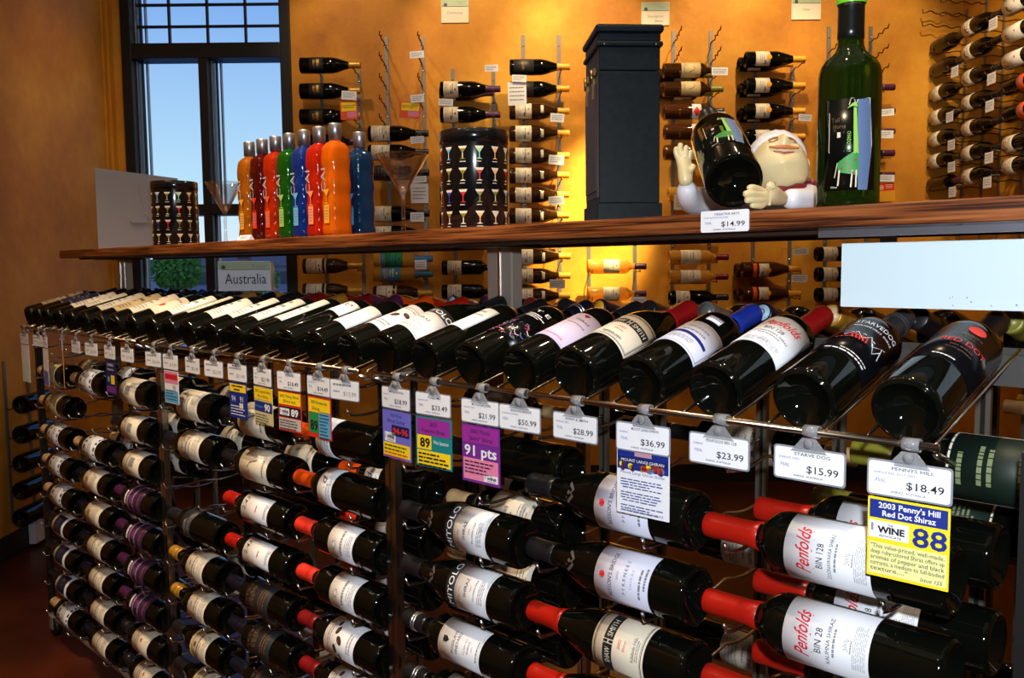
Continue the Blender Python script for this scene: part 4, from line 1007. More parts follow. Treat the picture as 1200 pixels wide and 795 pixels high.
# ================================================================== the wooden shelf over the rack
ST, SB = EYE + .0708, EYE + .0437          # top and underside of the board
SHELF = thing('display_shelf', 'long brown wooden shelf on steel posts above the wine rack', 'shelf', rackM(0, 1.05, 0))
b = MB(); b.box((-3.27, 0, SB), (.45, .32, ST), WOOD, bev=.004); obj('board', b, SHELF)
b = MB(); b.box((-3.15, .025, SB-.006), (.45, .045, SB+.001), P('dark_lath', rgb(40, 24, 16), .5)); b.box((-3.15, .275, SB-.006), (.45, .295, SB+.001), P('dark_lath', rgb(40, 24, 16), .5)); obj('underside_lath', b, SHELF)
for s in (3.16, 1.247, .22):
    b = MB(); b.box((-s-.035, .163, EYE-.125), (-s+.035, .193, SB), STEEL, bev=.003); b.box((-s-.002, .1605, EYE-.125), (-s+.004, .164, SB), CHROME); p_ = obj('post', b, SHELF)
    b = MB(); b.box((-s-.06, .10, SB-.006), (-s+.06, .22, SB+.001), DARKMETAL); obj('post_plate', b, p_)
b = MB(); b.box((-.505, -.004, SB-.0115), (-.275, .004, SB-.0005), GREYMETAL); b.box((-.505, -.004, SB-.003), (-.275, .03, SB), GREYMETAL); obj('price_channel', b, SHELF)
b = MB(); b.box((-.272, -.004, SB-.0115), (-.10, .004, SB-.0005), DARKMETAL); b.box((-.272, -.0055, SB-.008), (-.10, -.004, SB-.005), SILVER); b.box((-.272, -.004, SB-.003), (-.10, .03, SB), DARKMETAL); obj('price_channel', b, SHELF)
# tag on the shelf edge
t_ = thing('price_tag', 'white price tag reading $14.99 stuck on the wooden shelf edge', 'price tag', rackM(.6395, 1.05, 0))
b = MB(); slab(b, -.0005, -.0022, rounded(None, -.037, SB+.0005, .037, ST+.0025, .003), WHITE); cd = obj('price_card', b, t_)
p = MB(); price_face(p, lambda u, v: (u, -.0025, v), .073, SB+.0005, ST+.0025, 'CREATIVE ARTS', 'CHEF BOTTLE HOLDER', '$14.99'); obj('lettering', p, cd)
# blank board hanging below
o = thing('sign_board', 'blank white sign board hanging under the shelf at the near end', 'sign', rackM(0, 1.12, 0))
b = MB(); b.box((-.508, 0, EYE-.0565), (.20, .004, EYE+.026), P('white_foam_board', rgb(214, 232, 240), .6)); obj('board', b, o)
for x in (-.46, -.20, .1):
    b = MB(); b.box((x, .004, EYE+.008), (x+.02, .008, SB-.0005), GREYMETAL); obj('hanger', b, o)
p = MB(); rr = random.Random(8)
for k in range(7): p.disc(lambda u, v: (u, -.0004, v), -.36+rr.uniform(-.03, .06), EYE-.046+rr.uniform(-.006, .005), rr.uniform(.0006, .0014), GREYINK, n=7)
obj('scuff_mark', p, o)
# hanging Australia sign
EMB = P('emblem_green', rgb(40, 74, 72), 0.5); BAND = P('sage_band', rgb(168, 182, 152), 0.55); SIGNW = paper('sign_white', 214, 214, 224)
def country_sign(o, w, h, lines, band_text, depth=.004):
    b = MB(); b.box((-w/2, 0, -h), (w/2, depth, 0), SIGNW); cd = obj('panel', b, o)
    p = MB(); f = lambda u, v: (u, -.0006, v); g = lambda u, v: (u, -.0010, v)
    bh = h*.28
    p.rect(f, -w/2+.001, -bh, w/2-.001, -.002, BAND); p.rect(g, -w/2+.02, -bh-.0012, w/2-.001, -bh, INK)
    ex, ey = -w/2+.017, -bh*.75
    for k in range(8):
        a = k*PI/4; p.poly(g, [(ex+.012*math.cos(a), ey+.012*math.sin(a)), (ex+.003*math.cos(a+.6), ey+.003*math.sin(a+.6)), (ex, ey), (ex+.003*math.cos(a-.6), ey+.003*math.sin(a-.6))], EMB)
    p.text(g, band_text, w*.28, -bh*.78, .012, GREYINK, width=w*.30)
    for i, (s_, wd) in enumerate(lines): p.text(g, s_, 0 if len(lines) > 1 else .004, -h*.66-h*.2*i if len(lines) > 1 else -h*.76, h*.18 if len(lines) > 1 else h*.50, INK, width=wd)
    obj('lettering', p, cd)
o = thing('hanging_sign', 'white sign reading Australia hanging under the far end of shelf', 'sign', Matrix.Translation((-.755, 2.48, EYE+.023)) @ Matrix.Rotation(math.radians(-2), 4, 'Z'))
country_sign(o, .150, .084, [('Australia', .118)], 'Tour')
b = MB(); b.box((-.020, .004, -.02), (.020, .007, .013), CLEARPLASTIC); obj('hanger', b, o)
b = MB(); b.box((.0752, -.001, -.088), (.083, .014, 0), CLEARPLASTIC); obj('side_holder', b, o)

# ------------------------------------------------------------------ things standing on the shelf
def on_shelf(s, d, yaw=0.0): return rackM(s, d, ST+.0004) @ Matrix.Rotation(math.radians(yaw), 4, 'Z')
# two tins printed with cocktail glasses
TIN_BLACK = P('glossy_black_tin', (.006, .006, .007, 1), .16, coat=.5)
PCOL = [ORANGEP, YELLOW, P('mint_print', rgb(150, 214, 160), .5), SKYP, PINK, REDINK, P('indigo_print', rgb(60, 60, 160), .5), C_OLIVE, P('peach_print', rgb(246, 176, 110), .5), CREAM]
def tin(s, d, label, h=.188, rot=0.0):
    o = thing('gift_tin', label, 'tin', on_shelf(s, d, rot), 'round black tins printed with cocktail glasses')
    r = .0655; b = MB(); b.lathe([(0, 0), (r-.001, 0), (r, .001), (r, h-.026)], 48, TIN_BLACK); obj('can', b, o)
    b = MB(); b.lathe([(r, h-.026), (r+.0012, h-.0255), (r+.0012, h-.001), (r, h), (r-.006, h), (r-.007, h-.002), (0, h-.002)], 48, TIN_BLACK); obj('lid', b, o)
    b = MB(); b.box((-.004, -r-.0012, .0), (-.001, -r+.001, h), SILVER, Matrix.Rotation(math.radians(-58), 4, 'Z')); obj('seam', b, o)
    R0 = r+.0006; p = MB(); f = lambda u, v: (R0*math.sin(u/R0), -R0*math.cos(u/R0), v)
    rr = random.Random(2); n = 13
    for i in range(n):
        u = (i-n/2+.5)*(2*PI*R0/n)
        for j in range(4):
            z = .010+.040*j; c = rr.choice(PCOL); c2 = CREAM if rr.random() < .6 else c
            p.poly(f, [(u-.0085, z+.024), (u+.0085, z+.024), (u+.006, z+.0195), (u-.006, z+.0195)], CREAM); p.poly(f, [(u-.006, z+.0195), (u+.006, z+.0195), (u, z+.0105)], c)
            p.rect(f, u-.0009, z+.002, u+.0009, z+.012, c2); p.poly(f, [(u-.006, z), (u+.006, z), (u+.0015, z+.0022), (u-.0015, z+.0022)], c if j % 2 else CREAM); p.lines(f, u-.006, u+.006, z-.006, z-.003, 1, CREAM, .5, rng=i*4+j)
    obj('printed_glasses', p, o)
tin(1.263, 1.165, 'large near black tin printed with cocktail glasses, beside the dark case')
tin(2.560, 1.150, 'far black tin printed with cocktail glasses, beside the grey board', rot=20)
# martini glasses
GLASS = bpy.data.materials.new('thin_clear_glass'); GLASS.use_nodes = True
t = GLASS.node_tree; t.nodes.clear()
lw = t.nodes.new('ShaderNodeLayerWeight'); pw = t.nodes.new('ShaderNodeMath'); pw.operation = 'POWER'; pw.inputs[1].default_value = 1.7
fr = t.nodes.new('ShaderNodeMath'); fr.operation = 'MULTIPLY_ADD'; fr.inputs[1].default_value = .9; fr.inputs[2].default_value = .10
t.links.new(lw.outputs['Facing'], pw.inputs[0]); t.links.new(pw.outputs[0], fr.inputs[0])
tr = t.nodes.new('ShaderNodeBsdfTransparent'); tr.inputs[0].default_value = (.93, .93, .93, 1); gl = t.nodes.new('ShaderNodeBsdfGlossy'); gl.inputs['Roughness'].default_value = 0.02
mx = t.nodes.new('ShaderNodeMixShader'); ou = t.nodes.new('ShaderNodeOutputMaterial')
t.links.new(fr.outputs[0], mx.inputs[0]); t.links.new(tr.outputs[0], mx.inputs[1]); t.links.new(gl.outputs[0], mx.inputs[2]); t.links.new(mx.outputs[0], ou.inputs[0])
def martini(s, d, label, r, h):
    o = thing('martini_glass', label, 'glass', on_shelf(s, d), 'stemmed martini glasses on the shelf')
    b = MB(); t = .0016
    b.lathe([(0, h*.498), (.0045, h*.50), (.010, h*.55), (r, h), (r-.0008, h+.0006), (r-t, h), (.0085, h*.565), (0, h*.545)], 40, GLASS); obj('bowl', b, o)
    b = MB(); b.lathe([(.0048, h*.505), (.0040, h*.42), (.0036, h*.2), (.0050, .012), (.0060, .0065)], 20, GLASS); obj('stem', b, o)
    b = MB(); b.lathe([(0, 0), (r*.62, 0), (r*.64, .0012), (r*.60, .0024), (.012, .0050), (.0060, .0065), (0, .0065)], 40, GLASS); obj('foot', b, o)
martini(1.520, 1.19, 'larger clear martini glass between coloured bottles and near tin', .057, .172)
martini(2.290, 1.17, 'smaller clear martini glass standing before the window', .051, .168)
# row of coloured cocktail bottles
def wavy(label, mat, s, d, print_mat, h=.208, w=.0250, dp=.0260, yaw=0.0, big=False):
    o = thing('cocktail_bottle', label, 'bottle', on_shelf(s, d, yaw), 'wavy coloured cocktail bottles standing in a row')
    b = MB(); n = 24; vs = []; fs = []; seg = 20
    for k in range(n+1):
        z = h*k/n; q = 1 + .036*math.sin(2*PI*z/.052)
        if k > n-3: q *= (1, .93, .62)[k-n+2] if k-n+2 < 3 else 1
        if k == 0: q *= .95
        for i in range(seg):
            a = 2*PI*i/seg; ca, sa = math.cos(a), math.sin(a); e_ = 8.0
            rr_ = 1/((abs(ca)**e_ + abs(sa)**e_)**(1/e_))
            vs.append((w*q*rr_*ca, dp*q*rr_*sa, z))
    for k in range(n):
        for i in range(seg):
            j = (i+1) % seg; fs.append((k*seg+i, k*seg+j, (k+1)*seg+j, (k+1)*seg+i))
    fs.append(tuple(reversed(range(seg)))); b.add(vs, fs, mat, True)
    b.lathe([(.017, h-.001), (.0125, h+.004), (.0115, h+.010), (0, h+.010)], 20, mat); obj('glass', b, o)
    b = MB(); b.lathe([(.0118, h+.006), (.0142, h+.0065), (.0142, h+.040), (.0132, h+.042), (0, h+.042)], 24, P('silver_cap', (.42, .42, .45, 1), .35, .9)); obj('cap', b, o)
    p = MB(); f = lambda u, v: (u, -dp*1.062, v)
    p.text(f, 'CAI', -.002, h*.60, .024, P('etched_grey', rgb(170, 168, 170), .5), width=.052, rot=PI/2)
    p.poly(f, [(-.012, h*.50), (.012, h*.50), (0, h*.42)], print_mat); p.rect(f, -.0012, h*.36, .0012, h*.43, print_mat); p.rect(f, -.008, h*.35, .008, h*.358, print_mat)  # cocktail glass icon, printed in the same flat colour as the label panel
    p.rect(f, -.010, h*.14, .010, h*.34, print_mat); g = lambda u, v: (u, -dp*1.075, v)
    p.lines(g, -.007, .007, h*.17, h*.32, 5, GREYINK, .35); obj('printed_label', p, o)
    q = MB()                                                  # bubbles moulded along the corner
    for k in range(9): q.ellipsoid((w*1.0, -dp*.90, h*(.08+.1*k)), (.0014, .0014, .0014), SILVER, 6, 4)
    bb = obj('moulded_bubbles', q, o); bb['kind'] = 'stuff'
def liquid(n, r, g, b_): return P(n, rgb(r, g, b_), .07, trans=.25, ior=1.4, coat=.3)
rows = [('amber', 160, 84, 10, 'far amber cocktail bottle at the window end of the row', C_YELLOW), ('wine red', 72, 8, 8, 'dark red wavy cocktail bottle second from the window end', REDORANGE), ('vermilion', 172, 36, 8, 'vermilion wavy cocktail bottle between dark red and green ones', ORANGEP),
        ('green', 14, 78, 12, 'green wavy cocktail bottle in the row on the shelf', P('lime_print', rgb(150, 190, 90), .5)), ('blue', 8, 44, 124, 'bright blue wavy cocktail bottle beside the green one', SKYP), ('scarlet', 180, 30, 10, 'scarlet wavy cocktail bottle between blue and orange ones', P('salmon_print', rgb(246, 140, 90), .5)), ('orange', 216, 96, 8, 'plain orange cocktail bottle at the near end of row', C_YELLOW)]
for i, (n_, r_, g_, b__, lb, gl_) in enumerate(rows):
    wavy(lb, liquid(n_.replace(' ', '_')+'_liqueur', r_, g_, b__), 2.060 - .0640*i, 1.125, gl_)
wavy('dark teal cocktail bottle standing behind the plain orange one', liquid('teal_liqueur', 8, 48, 84), 1.690, 1.200, SKYP, h=.198)
o = thing('shelf_label', 'small white tent label in front of the coloured cocktail bottles', 'label', on_shelf(1.995, 1.068))
b = MB(); b.add([(-.028, -.006, 0), (.028, -.006, 0), (.028, .004, .013), (-.028, .004, .013), (-.028, .012, 0), (.028, .012, 0)], [(0,1,2,3),(3,2,5,4),(0,3,4),(1,5,2),(0,4,5,1)], WHITE); cd = obj('card', b, o)
p = MB(); p.lines(lambda u, v: (u, -.0065+v*.77, v), -.02, .02, .003, .010, 2, C_DRED, .4); obj('lettering', p, cd)
# grey board seen from behind, propped across the shelf
o = thing('grey_sign_board', 'grey sign back propped on the far end of the shelf', 'sign', frame(NV, SV, UP, R(2.985, 1.215, ST+.0004)))
GREYB = P('grey_board_back', rgb(158, 152, 150), .6)
b = MB(); b.add([(-.135, 0, 0), (.140, 0, 0), (.140, 0, .245), (-.135, 0, .262), (-.135, .004, 0), (.140, .004, 0), (.140, .004, .245), (-.135, .004, .262)], [(0,1,2,3),(7,6,5,4),(0,4,5,1),(1,5,6,2),(2,6,7,3),(3,7,4,0)], GREYB); obj('panel', b, o)
b = MB(); b.box((-.03, -.010, .088), (.03, 0, .094), GREYB); b.tube([(.028, -.006, .091), (.030, -.008, .11), (.018, -.004, .125)], .0018, GREYB, 6); obj('easel_tab', b, o)
b = MB(); b.add([(.0, -.001, .21), (.004, -.001, .21), (.062, -.001, .002), (.056, -.001, .002), (.0, .001, .21), (.004, .001, .21), (.062, .001, .002), (.056, .001, .002)], [(0,1,2,3),(7,6,5,4),(0,4,5,1),(1,5,6,2),(2,6,7,3),(3,7,4,0)], GREYB); obj('easel_leg', b, o)
# little wire stand at the far end
o = thing('wire_stand', 'black wire stand with pale stick behind the grey board', 'stand', on_shelf(3.10, 1.17))
b = MB(); b.box((-.07, -.03, 0), (.03, .03, .006), BLACKMETAL, bev=.002); obj('base', b, o)
b = MB(); b.tube([(.03, 0, .006), (.0, .0, .020), (-.03, 0, .010)], .003, BLACKMETAL, 6); b.tube([(.0, .0, .02), (.03, .0, .10), (.02, .0, .12)], .003, BLACKMETAL, 6); obj('wire', b, o)
b = MB(); b.tube([(.025, 0, .115), (-.002, 0, .150), (-.045, 0, .182)], [.004, .004, .003], WHITE, 8); obj('stick', b, o)

# dark leather-look bottle case
LEATH = noisy('blue_black_leather', [rgb(8, 15, 20), rgb(14, 24, 30)], nscale=90, detail=3, rough=0.42, bump=0.25, bscale=700, bdist=0.0006)
LEATH.node_tree.nodes['Principled BSDF'].inputs['Specular IOR Level'].default_value = 0.18
CASEW = noisy('dark_brown_wood_side', [rgb(30, 16, 10), rgb(58, 30, 16)], scale=(2, 2, .3), nscale=30, rough=.4)
o = thing('bottle_case', 'tall blue-black bottle case with brass latch and moulded lid', 'case', Matrix.Translation((.1955, 1.560, ST+.0004)) @ Matrix.Rotation(math.radians(4), 4, 'Z'))
hw, hd = .0515, .070
b = MB(); b.box((-hw-.004, -hd-.004, 0), (hw+.004, hd+.004, .034), LEATH, bev=.002); obj('plinth', b, o)
b = MB(); b.box((-hw, -hd, .034), (hw, hd, .252), LEATH, bev=.0015); bd = obj('body', b, o)
b = MB(); b.box((-hw-.0015, -hd+.008, .045), (-hw, hd-.008, .245), CASEW); b.box((-hw-.004, -hd+.016, .055), (-hw-.0012, hd-.016, .235), CASEW, bev=.001); obj('side_panel', b, bd)
b = MB(); b.box((-hw, -hd, .2535), (hw, hd, .292), LEATH, bev=.0015); ld = obj('lid', b, o)
b = MB(); b.box((-hw-.005, -hd-.005, .292), (hw+.005, hd+.005, .301), LEATH, bev=.004); obj('lower_moulding', b, ld)
b = MB(); b.box((-hw-.001, -hd-.001, .301), (hw+.001, hd+.001, .315), LEATH, bev=.003); obj('lid_neck', b, ld)
b = MB(); b.box((-hw-.006, -hd-.006, .315), (hw+.006, hd+.006, .328), LEATH, bev=.005); obj('lid_top', b, ld)
b = MB(); b.tube([(-.016, 0, .327), (-.015, 0, .337), (0, 0, .340), (.012, 0, .337), (.018, 0, .327)], .0026, BLACKMETAL, 8); obj('handle', b, ld)
BRASS = P('old_brass', (.30, .20, .08, 1), .3, 1.0)
for y in (-.030, .036):
    b = MB(); b.box((-hw-.005, y-.006, .212), (-hw-.001, y+.006, .246), BRASS); b.box((-hw-.004, y-.005, .252), (-hw, y+.005, .264), BRASS); b.tube([(-hw-.006, y, .240), (-hw-.006, y, .262)], .003, BRASS, 8); obj('latch', b, o)
for x in (-hw+.008, hw-.008):
    b = MB(); b.ellipsoid((x, -hd-.005, .2945), (.0016, .0012, .0016), SILVER, 8, 6); obj('stud', b, ld)

# tall green giraffe-label wine bottle: plain leggy animal drawing on a blue field
LBLUE = P('steel_blue_paper', rgb(92, 116, 156), .5); LGREEN = P('leaf_green_print', rgb(40, 140, 50), .5); LLIME = P('lime_print2', rgb(140, 200, 60), .5)
def d_giraffe(p, f, w, h):
    p.poly(f, [(.0095, .0), (.021, .0), (.0265, h*.5), (.023, h), (.0075, h*.985), (.0080, h*.6)], LBLUE)
    p.stroke(f, [(.0205, .0), (.0262, h*.5), (.0225, h)], .0011, CREAM); p.stroke(f, [(-.002, h*.93), (.0, h), (.0225, h)], .0009, CREAM)
    g = lambda u, v: Vector(f(u, v))*1.004
    g = lambda u, v: (f(u, v)[0]*1.008, f(u, v)[1]*1.008, f(u, v)[2])
    p.poly(g, [(.004, h*.40), (.0095, h*.40), (.0065, h*.90), (.003, h*.90)], LLIME); p.poly(g, [(-.004, h*.895), (.002, h*.915), (.0075, h*.905), (.0065, h*.955), (.002, h*.95)], LLIME)
    p.stroke(g, [(.0045, h*.95), (.004, h*.985)], .0009, CREAM); p.stroke(g, [(.0065, h*.95), (.0075, h*.985)], .0009, CREAM)
    p.poly(g, [(-.013, h*.20), (.0095, h*.16), (.010, h*.40), (.004, h*.42), (-.006, h*.36), (-.014, h*.30)], LGREEN)
    for u, v in ((-.005, .30), (.0, .24), (.006, .33), (-.009, .24), (.004, .19)): p.disc(lambda a, b_: tuple(1.012*c_ if i_ < 2 else c_ for i_, c_ in enumerate(f(a, b_))), u, h*v, .0018, BRONZE)
    for u0, u1, v1 in ((-.0115, -.013, .05), (.003, .0015, .03), (.0075, .007, .03)): p.stroke(g, [(u0, h*.22), (u1, h*v1)], .0017, CREAM)
    p.stroke(g, [(-.014, h*.30), (-.017, h*.14)], .0009, CREAM)
    p.text(f, 'Tall', -.0175, h*.75, .0088, BRONZE, width=.0095); p.text(f, 'Horse', -.0125, h*.68, .0088, BRONZE, width=.0145)
    p.rect(f, -.015, h*.58, -.011, h*.64, CREAM); p.text(f, 'CHARDONNAY', -.0035, h*.53, .0062, LLIME, width=.028, rot=-PI/2)
    p.stroke(f, [(-.025, h*.42), (-.025, h*.86)], .0008, CREAM); p.stroke(f, [(-.025, h*.42), (-.006, h*.43)], .0008, BRONZE); p.text(f, '750ml', -.018, .003, .004, CREAM, width=.008)
kg = Kind('', glassm=GREENGLASS, cap=P('black_green_sleeve', (.006, .008, .007, 1), .25), cap_z=.236, cap_top=None, labels=[(.024, .148, 48, P('label_black', (.003, .004, .003, 1), .2, spec=.2), d_giraffe)], seg=64)
o = put(kg, on_shelf(.511, 1.14, 27) @ Matrix.Diagonal((1.05, 1.05, .928, 1)), 'standing green wine bottle with tall horse giraffe label and lime cap', None)
b = MB(); b.lathe([(.0176, .286), (.0178, .2985), (.0165, .3005), (0, .3005)], 32, C_LIME); b.lathe([(.0172, .2835), (.0176, .286)], 32, C_LIME); obj('lime_cap', b, o)
b = MB(); ff = lambda u, v: (.0181*math.sin(u/.0181), -.0181*math.cos(u/.0181), v); b.text(ff, 'TALL HORSE', 0, .2795, .0038, BRONZE, width=.022); obj('neck_lettering', b, o)

# ------------------------------------------------------------------ chef figurine lying back with a bottle in his arms
SKIN = P('glazed_skin', rgb(222, 202, 152), .35, coat=.2); JACKET = P('glazed_white', rgb(226, 226, 232), .4, coat=.2); SCARF = P('maroon_scarf', rgb(120, 22, 44), .35, coat=.2)
CH = Vector((.390, 1.330, ST))
o = thing('chef_figurine', 'ceramic chef figurine lying back in white jacket, toque and maroon neckerchief', 'figurine', Matrix.Translation(CH))
def chain(vs, es, rs, mat, name, parent, lv=2):
    me = bpy.data.meshes.new(name); me.from_pydata([tuple(Vector(v) - CH) for v in vs], es, []); me.materials.append(mat)
    ob = obj(name, me, parent)
    sk = ob.modifiers.new('skin', 'SKIN'); sk.use_smooth_shade = True
    for d_, r_ in zip(me.skin_vertices[0].data, rs): d_.radius = (r_, r_)
    me.skin_vertices[0].data[0].use_root = True
    ss = ob.modifiers.new('sub', 'SUBSURF'); ss.levels = lv; ss.render_levels = lv
    return ob
Z = ST
# jacket: torso, both sleeves
jk = chain([(.400, 1.410, Z+.034), (.385, 1.440, Z+.033), (.405, 1.362, Z+.033), (.436, 1.338, Z+.030), (.448, 1.302, Z+.023), (.420, 1.262, Z+.020), (.384, 1.235, Z+.020),
       (.392, 1.438, Z+.036), (.330, 1.430, Z+.034), (.284, 1.385, Z+.027), (.268, 1.345, Z+.036), (.264, 1.328, Z+.052)],
      [(0,1),(0,2),(2,3),(3,4),(4,5),(5,6),(0,7),(7,8),(8,9),(9,10),(10,11)],
      [.034, .031, .031, .026, .022, .018, .0155, .031, .027, .022, .0175, .0150], JACKET, 'jacket', o)
# the body's skin: neck, forearms and hands are one continuous surface each
def hand(base, palm, fingers, thumb, name):
    vs = [base, palm]; es = [(0, 1)]; rs = [.0110, .0120]
    for path, r0 in fingers + [thumb]:
        prev = 1
        for k, q in enumerate(path):
            vs.append(q); rs.append(r0*(1-.12*k)); es.append((prev, len(vs)-1)); prev = len(vs)-1
    return chain(vs, es, rs, SKIN, name, o)
Y1 = 1.172
DX = -.030
def sh(q): return (q[0]+DX, q[1], q[2])
hand(sh((.412, 1.232, Z+.020)), sh((.384, 1.205, Z+.020)),
     [([sh((.366, 1.190, Z+.028)), sh((.352, 1.178, Z+.031)), sh((.344, 1.173, Z+.030))], .0062), ([sh((.364, 1.186, Z+.021)), sh((.349, 1.174, Z+.023)), sh((.338, 1.171, Z+.022))], .0062),
      ([sh((.364, 1.184, Z+.014)), sh((.350, 1.174, Z+.015)), sh((.340, 1.172, Z+.014))], .0060), ([sh((.367, 1.186, Z+.007)), sh((.356, 1.178, Z+.0075)), sh((.348, 1.176, Z+.0075))], .0052)],
     ([sh((.384, 1.192, Z+.031)), sh((.374, 1.183, Z+.036))], .0062), 'right_hand')
LX = -.018
def sl(q): return (q[0]+LX, q[1], q[2])
hand(sl((.2810, 1.327, Z+.046)), sl((.279, 1.330, Z+.076)),
     [([sl((.270, 1.331, Z+.088)), sl((.266, 1.331, Z+.099)), sl((.267, 1.330, Z+.107))], .0050), ([sl((.275, 1.331, Z+.090)), sl((.272, 1.331, Z+.103)), sl((.274, 1.330, Z+.112))], .0054),
      ([sl((.281, 1.332, Z+.090)), sl((.281, 1.332, Z+.102)), sl((.283, 1.332, Z+.109))], .0052), ([sl((.286, 1.334, Z+.087)), sl((.288, 1.334, Z+.096)), sl((.290, 1.333, Z+.102))], .0046)],
     ([sl((.288, 1.328, Z+.070)), sl((.293, 1.325, Z+.080))], .0056), 'left_hand')
# head
hm = Matrix.Translation(Vector((.4035, 1.333, Z+.077)) - CH) @ Matrix.Rotation(math.radians(-8), 4, 'Z') @ Matrix.Rotation(math.radians(4), 4, 'Y') @ Matrix.Rotation(math.radians(-40), 4, 'X')
def head_pt(a, t):
    """a: longitude (0 faces -y), t: -1 chin .. 1 crown; egg with heavy jowls, nose, brow and mouth crease"""
    ph = t*PI/2; cz = math.sin(ph); cr = math.cos(ph)
    x = .0405*cr*math.sin(a); y = -.0415*cr*math.cos(a); z = .045*cz
    jaw = max(0, -t); x *= 1 + .16*math.exp(-((t+.35)/.3)**2); y *= 1 + .10*math.exp(-((t+.45)/.3)**2)
    f_ = math.exp(-(a/.20)**2)
    y -= .0145*f_*math.exp(-((t-.03)/.12)**2) + .0065*math.exp(-(a/.14)**2)*math.exp(-((t-.22)/.16)**2)          # nose and bridge
    y -= .0050*math.exp(-((abs(a)-.52)/.24)**2)*math.exp(-((t+.04)/.17)**2)                                        # cheeks
    y += .0040*math.exp(-((abs(a)-.36)/.16)**2)*math.exp(-((t-.20)/.09)**2)                                        # eye sockets
    y -= .0030*math.exp(-(a/.5)**2)*math.exp(-((t-.34)/.07)**2)                                                    # brow
    y += .0035*math.exp(-(a/.34)**2)*math.exp(-((t+.235-.10*abs(a))/.035)**2)                                      # mouth crease
    y -= .0040*math.exp(-(a/.3)**2)*math.exp(-((t+.48)/.10)**2)                                                    # chin
    return Vector((x, y, z))
b = MB(); NA, NT = 56, 40; vs = []; fs = []
for j in range(NT+1):
    for i in range(NA): vs.append(tuple(head_pt(-PI + 2*PI*i/NA, -1 + 2*j/NT)))
for j in range(NT):
    for i in range(NA): fs.append((j*NA+i, j*NA+(i+1) % NA, (j+1)*NA+(i+1) % NA, (j+1)*NA+i))
b.add(vs, fs, SKIN, True)
hi = hm.inverted()
b.tube([hi @ (Vector((.4035, 1.338, Z+.064)) - CH), hi @ (Vector((.4040, 1.352, Z+.034)) - CH)], [.027, .030], SKIN, 16); hd_ = obj('head', b, o, hm)
def on_face(a, t, k=1.02): return tuple(head_pt(a, t)*k)
b = MB(); b.tube([on_face(a/20, -.215 + .10*abs(a/20), 1.004) for a in range(-7, 8)], [.0006+.0014*math.cos(a/7*1.45) for a in range(-7, 8)], P('lip_glaze', rgb(176, 84, 66), .35), 6); obj('mouth', b, hd_)
for sgn in (-1, 1):
    b = MB(); b.tube([on_face(sgn*.36 + a*.05, .185 - .006*a*a, 1.004) for a in range(-3, 4)], .0011, P('eye_line', rgb(60, 34, 24), .4), 6); obj('eye', b, hd_)
    b = MB(); b.tube([on_face(sgn*.36 + a*.06, .30 - .006*a*a, 1.008) for a in range(-3, 4)], .0017, P('eyebrow', rgb(150, 100, 50), .5), 6); obj('eyebrow', b, hd_)
    b = MB(); b.ellipsoid((sgn*.0415, .002, .004), (.005, .009, .013), SKIN, 12, 8); obj('ear', b, hd_)
b = MB(); b.tube([on_face(a/18, -.130 + .03*abs(a/9), 1.03) for a in range(-9, 10)], [.0012+.0022*math.cos(a/9*1.5) for a in range(-9, 10)], P('moustache', rgb(196, 120, 70), .45), 6); obj('moustache', b, hd_)
# toque: puffed cap with a band, sitting on the crown
b = MB(); pr = []
for k in range(15):
    t = k/14; pr.append((.0435*math.cos(t*PI/2)**.55 if k < 14 else 0, .012 + .046*math.sin(t*PI/2)))
b.lathe(pr, 40, JACKET, Matrix.Translation((0, .006, .008)) @ Matrix.Rotation(math.radians(-16), 4, 'X'))
for v in range(len(b.v)):
    x, y, z = b.v[v]; a = math.atan2(y, x); q = 1 + .035*math.sin(9*a)*min(1, max(0, (z-.018)/.02)); b.v[v] = (x*q, y*q, z)
b.lathe([(.0395, .0), (.0430, .002), (.0440, .012), (.0425, .014), (.0400, .012)], 40, JACKET, Matrix.Translation((0, .006, .012)) @ Matrix.Rotation(math.radians(-16), 4, 'X'), closed=True); obj('toque', b, hd_)
# neckerchief
b = MB(); ring = []
for k in range(29):
    a = 2*PI*k/28; ring.append((.407 + .039*math.cos(a) - CH.x, 1.340 + .039*math.sin(a) - CH.y, .041 + .004*math.cos(a)*1.0 + .006*math.sin(a)))
b.tube(ring, [.0095+.0015*math.sin(k*1.7) for k in range(29)], SCARF, 10, cap=False)
b.ellipsoid((.4505-CH.x, 1.322-CH.y, .044), (.010, .009, .010), SCARF, 14, 9)
b.tube([(.4505-CH.x, 1.319-CH.y, .042), (.459-CH.x, 1.315-CH.y, .034), (.464-CH.x, 1.315-CH.y, .027)], [.006, .009, .004], SCARF, 10); b.tube([(.4505-CH.x, 1.319-CH.y, .044), (.462-CH.x, 1.317-CH.y, .042), (.469-CH.x, 1.317-CH.y, .038)], [.006, .008, .003], SCARF, 10)
obj('neckerchief', b, o)
# his bottle
def d_giraffe2(p, f, w, h):
    d_giraffe(p, f, w, h)
kb = Kind('', cap=C_BLACK, cap_z=.232, labels=[(.052, .160, 52, P('label_black', (.003, .004, .003, 1), .2, spec=.2), d_giraffe2)], seg=64, beads=True)
base = Vector((.308, 1.218, ST+.0425)); neck = Vector((.330, 1.476, ST+.172)); az = (neck-base).normalized()
xx = Vector((1, 0, 0)); yy = -(Vector((0, 0, 1)) - az*az.z).normalized(); xx = yy.cross(az)
put(kb, frame(xx, yy, az, base) @ Matrix.Rotation(math.radians(-6), 4, 'Z') @ Matrix.Diagonal((1.06, 1.06, 1, 1)), 'dark wine bottle held tilted in the arms of the chef figurine', None)

